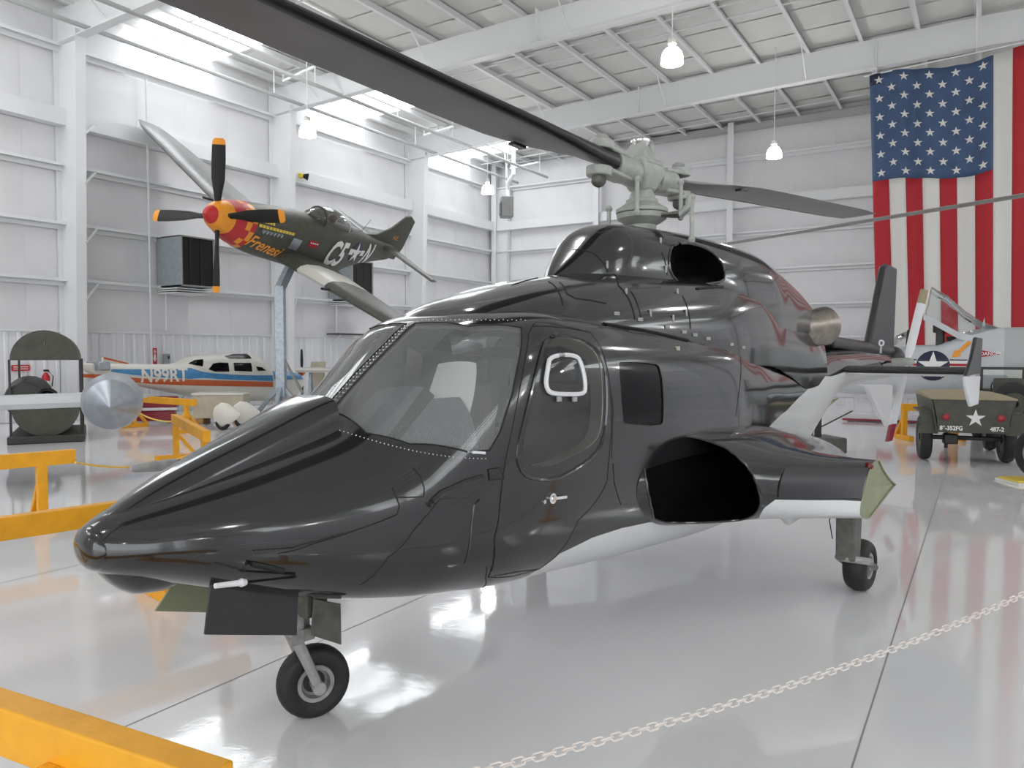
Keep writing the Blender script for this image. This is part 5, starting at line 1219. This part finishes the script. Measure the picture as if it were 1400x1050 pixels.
for sg in (-1, 1):
    x0, x1 = ic[0] + sg * ir * .98, ic[0] + sg * ir * 1.98
    for nm, z0, z1, mm, o_ in (('insignia_border', .43, -.25, 'navy', .010), ('insignia_bar', .35, -.20, 'insig', .014), ('insignia_red_bar', .15, -.01, 'fred', .017)):
        flat(nm, [(x0, ic[1] + ir * z0), (x1, ic[1] + ir * z0), (x1, ic[1] + ir * z1), (x0, ic[1] + ir * z1)], lambda a, c, o_=o_: jside(a, c, o_), M[mm], JET)
ar = [jq(*p) for p in ((1301, 489), (1305, 479), (1307, 481.5), (1324, 465.5), (1328, 469), (1311, 484.5), (1313, 487))]
flat('rescue_arrow', ar, lambda a, c: jside(a, c, .014), M['orange'], JET)
dg = [jq(*p) for p in ((1334, 477), (1370, 484.5), (1334, 489))]
flat('danger_pennant', dg, lambda a, c: jside(a, c, .014), M['fred'], JET)
d0_ = jq(1340, 486); lettering('danger_lettering', 'DANGER', .11, M['insig'], JET, lambda x, y: jside(d0_[0] + x, d0_[1] + y, .02), 0, .002, .85)
# cockpit: windscreen, raised canopy, seat
def jc(px, py, y=0.0): q = jq(px, py); return Vector((q[0], y, q[1]))
wsr = [[jc(1205, 482) + Vector((0, .36 * c, .02 * s_)) for c, s_ in [(math.cos(math.pi * i / 10), math.sin(math.pi * i / 10)) for i in range(11)]],
       [jc(1222, 470) + Vector((0, .36 * c, .26 * s_ - .08)) for c, s_ in [(math.cos(math.pi * i / 10), math.sin(math.pi * i / 10)) for i in range(11)]],
       [jc(1239, 470) + Vector((0, .36 * c, .40 * s_ - .10)) for c, s_ in [(math.cos(math.pi * i / 10), math.sin(math.pi * i / 10)) for i in range(11)]]]
MB().loft(wsr, False).build('windscreen', M['clear'], JET); MB().tube(wsr[2], .02).build('windscreen_arch', M['seamk'], JET); MB().tube([wsr[0][3], wsr[2][3]], .012).build('windscreen_bar', M['jet'], JET)
cr = []
for (px, yb), hh, hw in (((1262, 428), .60, .34), ((1285, 440), .58, .37), ((1312, 455), .47, .38), ((1340, 461), .31, .34), ((1372, 453), .06, .2)):
    o = jc(px, yb); cr.append([o + Vector((.18 * hh * math.sin(math.pi * i / 12), hw * math.cos(math.pi * i / 12), hh * math.sin(math.pi * i / 12))) for i in range(13)])
MB().loft(cr, False).build('raised_canopy', M['clear'], JET); MB().tube(cr[0], .022).build('canopy_frame', M['cream'], JET)
MB().loft([[r[0], r[0] + Vector((0, 0, -.14)), r[0] + Vector((0, .06, -.14)), r[0] + Vector((0, .06, 0))] for r in cr], True, True, True).build('canopy_sill', M['jet'], JET)
MB().loft([[r[-1], r[-1] + Vector((0, 0, -.14)), r[-1] + Vector((0, -.06, -.14)), r[-1] + Vector((0, -.06, 0))] for r in cr], True, True, True).build('canopy_sill', M['jet'], JET)
MB().cyl(jc(1240, 468, -.3), jc(1256, 420, -.3), .022).build('canopy_strut', M['white'], JET)
MB().prism([jc(1338, 460, -.2), jc(1346, 433, -.2), jc(1348, 452, -.2)], (0, .4, 0)).build('canopy_fairing', M['jet2'], JET)
MB().box(jc(1284, 462) + Vector((0, 0, .0)), (.16, .4, .5)).box(jc(1279, 448), (.14, .26, .2)).build('ejection_seat', M['odark'], JET, bevel=.03)
MB().box(jc(1293, 452, -.1), (.1, .16, .12)).build('seat_pad', M['red'], JET, bevel=.03)
MB().box(jc(1312, 463), (.5, .5, .1)).build('aft_deck', M['seamk'], JET)
for px in (1082, 1480):
    o = jc(px, 540); 
    for y in ((0,) if px < 1200 else (-1.2, 1.2)):
        MB().cyl((o.x, y, .25), (o.x, y * .4, o.z + .1), .05).build('gear_leg', M['white'], JET); wheel((o.x, y, .24), (0, 1, 0), .24, .16, JET)
MB().loft([[Vector((jc(1430, 520).x + f * 2.0 + .3 * abs(y) * .3, y, 1.0 + g)) for f, g in ((0, 0), (.1, .08), (.4, .1), (1, 0), (.4, -.07), (.1, -.06))] for y in (.3, 5.0)], True, True, True).build('wing', M['jet'], JET)

# ------------------------------------------------------------------ army trailer and jeep
tl_, tr_ = on_floor(1264, 628.6), on_floor(1377, 633.6); tm = (tl_ + tr_) / 2; tx = (tr_ - tl_).normalized(); tw = (tr_ - tl_).length
TR = thing('army_trailer', 'olive army trailer with white star and stencilled numbers on its tailgate', 'trailer', (tm.x, tm.y, 0), math.atan2(tx.y, tx.x))
wheel((-tw / 2, .1, .36), (1, 0, 0), .36, .17, TR, 'tyre', 'odrab'); wheel((tw / 2, .1, .36), (1, 0, 0), .36, .17, TR, 'tyre', 'odrab')
ht = 1.0; bw = .92
MB().prism([(-bw / 2, -.55, .50), (bw / 2, -.55, .50), (bw / 2 + .02, -.55, .72), (bw / 2 + .08, -.55, ht), (-bw / 2 - .08, -.55, ht), (-bw / 2 - .02, -.55, .72)], (0, .03, 0)).build('tailgate', M['odrab'], TR, bevel=.006)
for sg in (-1, 1): MB().prism([(sg * bw / 2, -.52, .5), (sg * (bw / 2 + .08), -.52, ht), (sg * (bw / 2 + .08), 1.3, ht), (sg * bw / 2, 1.3, .5)], (sg * .02, 0, 0)).build('side_panel', M['odrab'], TR)
MB().box((0, .38, .51), (bw, 1.8, .03)).build('floor_pan', M['odrab'], TR); MB().box((0, 1.3, .76), (bw, .03, .5)).build('front_panel', M['odrab'], TR)
MB().loft([[Vector((x, y, ht + .015 + .035 * math.cos(x / .6 * math.pi / 2) + (.02 if y > 0 else 0))) for x in [-.56 + 1.12 * i / 10 for i in range(11)]] + [Vector((.56, y, ht - .005)), Vector((-.56, y, ht - .005))] for y in (-.58, .4, 1.33)], True, True, True).build('canvas_cover', M['canvas'], TR)
for sg in (-1, 1):
    MB().prism([(sg * (tw / 2 - .12), -.42, .78), (sg * (tw / 2 + .12), -.42, .78), (sg * (tw / 2 + .12), -.42, .5), (sg * (tw / 2 + .10), -.42, .46), (sg * (tw / 2 - .12), -.42, .46)], (0, .03, 0)).box((sg * tw / 2, .05, .79), (.24, .96, .03)).build('mudguard', M['odrab'], TR, bevel=.006)
    MB().lathe([(0, .055), (.02, .055), (.03, .03), (.03, .001)], (sg * .36, -.55, .73), (0, -1, 0), 16).build('tail_light', M['crimson'], TR)
    MB().lathe([(.031, .022), (.034, .001)], (sg * .36, -.55, .73), (0, -1, 0), 12).build('light_lens', M['red'], TR)
MB().cyl((-tw / 2, .1, .36), (tw / 2, .1, .36), .035).build('axle', M['odark'], TR); MB().box((-.2, .1, .34), (.2, .2, .16)).build('spring_block', M['odark'], TR, bevel=.02)
MB().beam((-.3, 1.3, .48), (0, 1.9, .5), .07, .07).beam((.3, 1.3, .48), (0, 1.9, .5), .07, .07).build('tow_bar', M['odark'], TR); MB().cyl((0, 1.85, 0), (0, 1.85, .5), .03).build('prop_stand', M['odark'], TR)
flat('white_star', [(.03 + a, .72 + b_) for a, b_ in star_poly(.135)], lambda a, c: Vector((a, -.556, c)), M['insig'], TR)
for bdy, x0 in (('8*-352FG', -.44), ('487-2', .22)): lettering('stencil_number', bdy, .088, M['insig'], TR, lambda x, y, x0=x0: Vector((x0 + x, -.557, .535 + y)), 0, .003, .88)

jp = W(9.0, 13.5); JP = thing('army_jeep', 'dark olive open army jeep with folding windshield ahead of the trailer', 'jeep', jp, YAW - math.radians(26))
MB().box((0, .6, .62), (1.3, 2.7, .36)).box((0, 1.7, .86), (1.1, 1.1, .22)).build('body_tub', M['odark'], JP, bevel=.03)
for sg in (-1, 1):
    MB().box((sg * .62, -.3, .86), (.1, .9, .2)).build('side_panel', M['odark'], JP, bevel=.02)
    for y in (-.3, 1.9): wheel((sg * .62, y, .37), (1, 0, 0), .37, .18, JP, 'tyre', 'odrab')
MB().box((0, .9, 1.40), (1.36, .05, .05)).box((0, .9, .98), (1.36, .05, .05)).box((-.66, .9, 1.19), (.05, .05, .46)).box((.66, .9, 1.19), (.05, .05, .46)).box((0, .9, 1.19), (.03, .04, .42)).build('windshield_frame', M['odark'], JP)
MB().box((0, .9, 1.19), (1.3, .012, .4)).build('windshield', M['clear'], JP)
wheel((-.35, -.86, .85), (0, 1, 0), .36, .17, JP, 'spare_tyre', 'odrab')
for x in (-.35, .35): MB().box((x, .1, .85), (.45, .45, .1)).box((x, -.15, 1.05), (.45, .1, .4)).build('seat', M['odrab'], JP, bevel=.03)
MB().lathe([(-.012, .19), (.012, .19), (.012, .17), (-.012, .17), (-.012, .19)], (-.35, .6, 1.06), (0, -.8, .5), 20).build('steering_wheel', M['seamk'], JP)

# wheel on its yellow drip pad at the edge, dark bench beyond the sponson, white trestle stand, far rotor
q = on_floor(1398, 660); PD = thing('drip_pad', 'flat yellow drip pad on the floor under a black wheel', 'pad', (q.x, q.y, 0), YAW)
MB().box((.1, 0, .015), (.62, .5, .03)).build('tray', M['cream'], PD, bevel=.004); MB().box((.1, .02, .04), (.55, .42, .02)).build('mat', M['yel'], PD, bevel=.004)
WG = thing('landing_wheel', 'black aircraft wheel and leg standing on the yellow drip pad', 'landing gear', (q.x + .20 * CY, q.y + .20 * SY, .05), YAW + .2)
wheel((0, 0, .33), (1, 0, 0), .33, .2, WG, 'tyre', 'gear'); MB().tube([(.16, 0, .33), (.18, 0, .6), (.05, .05, .9), (.1, .1, 2.0)], .05, 10).build('leg', M['gear'], WG)
q = on_floor(1132, 618); T1 = thing('equipment_stand', 'dark olive equipment stand with sloping panel behind the sponson', 'stand', (q.x, q.y, 0), YAW + .15)
MB().box((-.05, .1, .13), (.5, .7, .26)).build('base_box', M['gearo'], T1, bevel=.02); MB().box((-.42, .2, .2), (.4, .5, .12)).build('side_box', M['odark'], T1, bevel=.02)
MB().prism([(-.55, 0, .25), (-.30, 0, .25), (-.08, 0, .86), (-.30, 0, .86)], (0, .06, 0)).build('sloping_panel', M['odark'], T1, bevel=.01)
MB().prism([(-.14, .04, .66), (-.08, .04, .86), (.22, .04, .92)], (0, .04, 0)).build('gusset_panel', M['olive'], T1); MB().box((-.16, .05, .5), (.10, .05, .5)).build('post', M['odark'], T1)
MB().beam((-.05, .3, .36), (1.0, .9, .62), .02, .02).build('tow_cable', M['odark'], T1)
WT = thing('white_platform', 'long low white platform with red edge beyond the tail', 'platform', on_floor(1205, 576), math.radians(3))
MB().box((0, 0, .12), (1.7, .8, .14)).build('deck', M['white'], WT, bevel=.01); MB().box((0, -.42, .05), (1.7, .03, .05)).build('red_edge', M['crimson'], WT); MB().box((0, .05, .025), (1.5, .6, .05)).build('plinth', M['cream'], WT)
for x in (-.6, -.2, .5): MB().box((x, .2, .55), (.07, .07, .72)).build('upright', M['white'], WT)
MB().box((-.05, .2, .62), (1.3, .05, .05)).build('rail', M['white'], WT)
rA, rB = at_depth(972, 337, 17.0), at_depth(1480, 254, 10.4); rd_ = (rB - rA).normalized(); hub2 = rB + rd_ * 1.2
RT = thing('spare_rotor', 'slender grey rotor blade stretching across the red and white stripes', 'rotor', (hub2.x, hub2.y, 0)); off_ = Vector((hub2.x, hub2.y, 0))
sd = Vector((-rd_.y, rd_.x, 0)).normalized(); un = rd_.cross(sd).normalized()
if un.z < 0: un = -un
MB().loft([[o - off_ + sd * a + un * c for a, c in ((-.12, 0), (-.06, .022), (.05, .026), (.13, .0), (.05, -.022), (-.06, -.02))] for o in (rA, hub2)], True, True, True).build('blade', M['gear'], RT)
MB().cyl((0, 0, 0), (0, 0, hub2.z + .1), .08).lathe([(-.1, .2), (.1, .2)], hub2 - off_, (0, 0, 1), 18, True).lathe([(0, .6), (.05, .6), (.1, .1)], (0, 0, 0), (0, 0, 1), 20, True).build('mast_stand', M['gear'], RT)
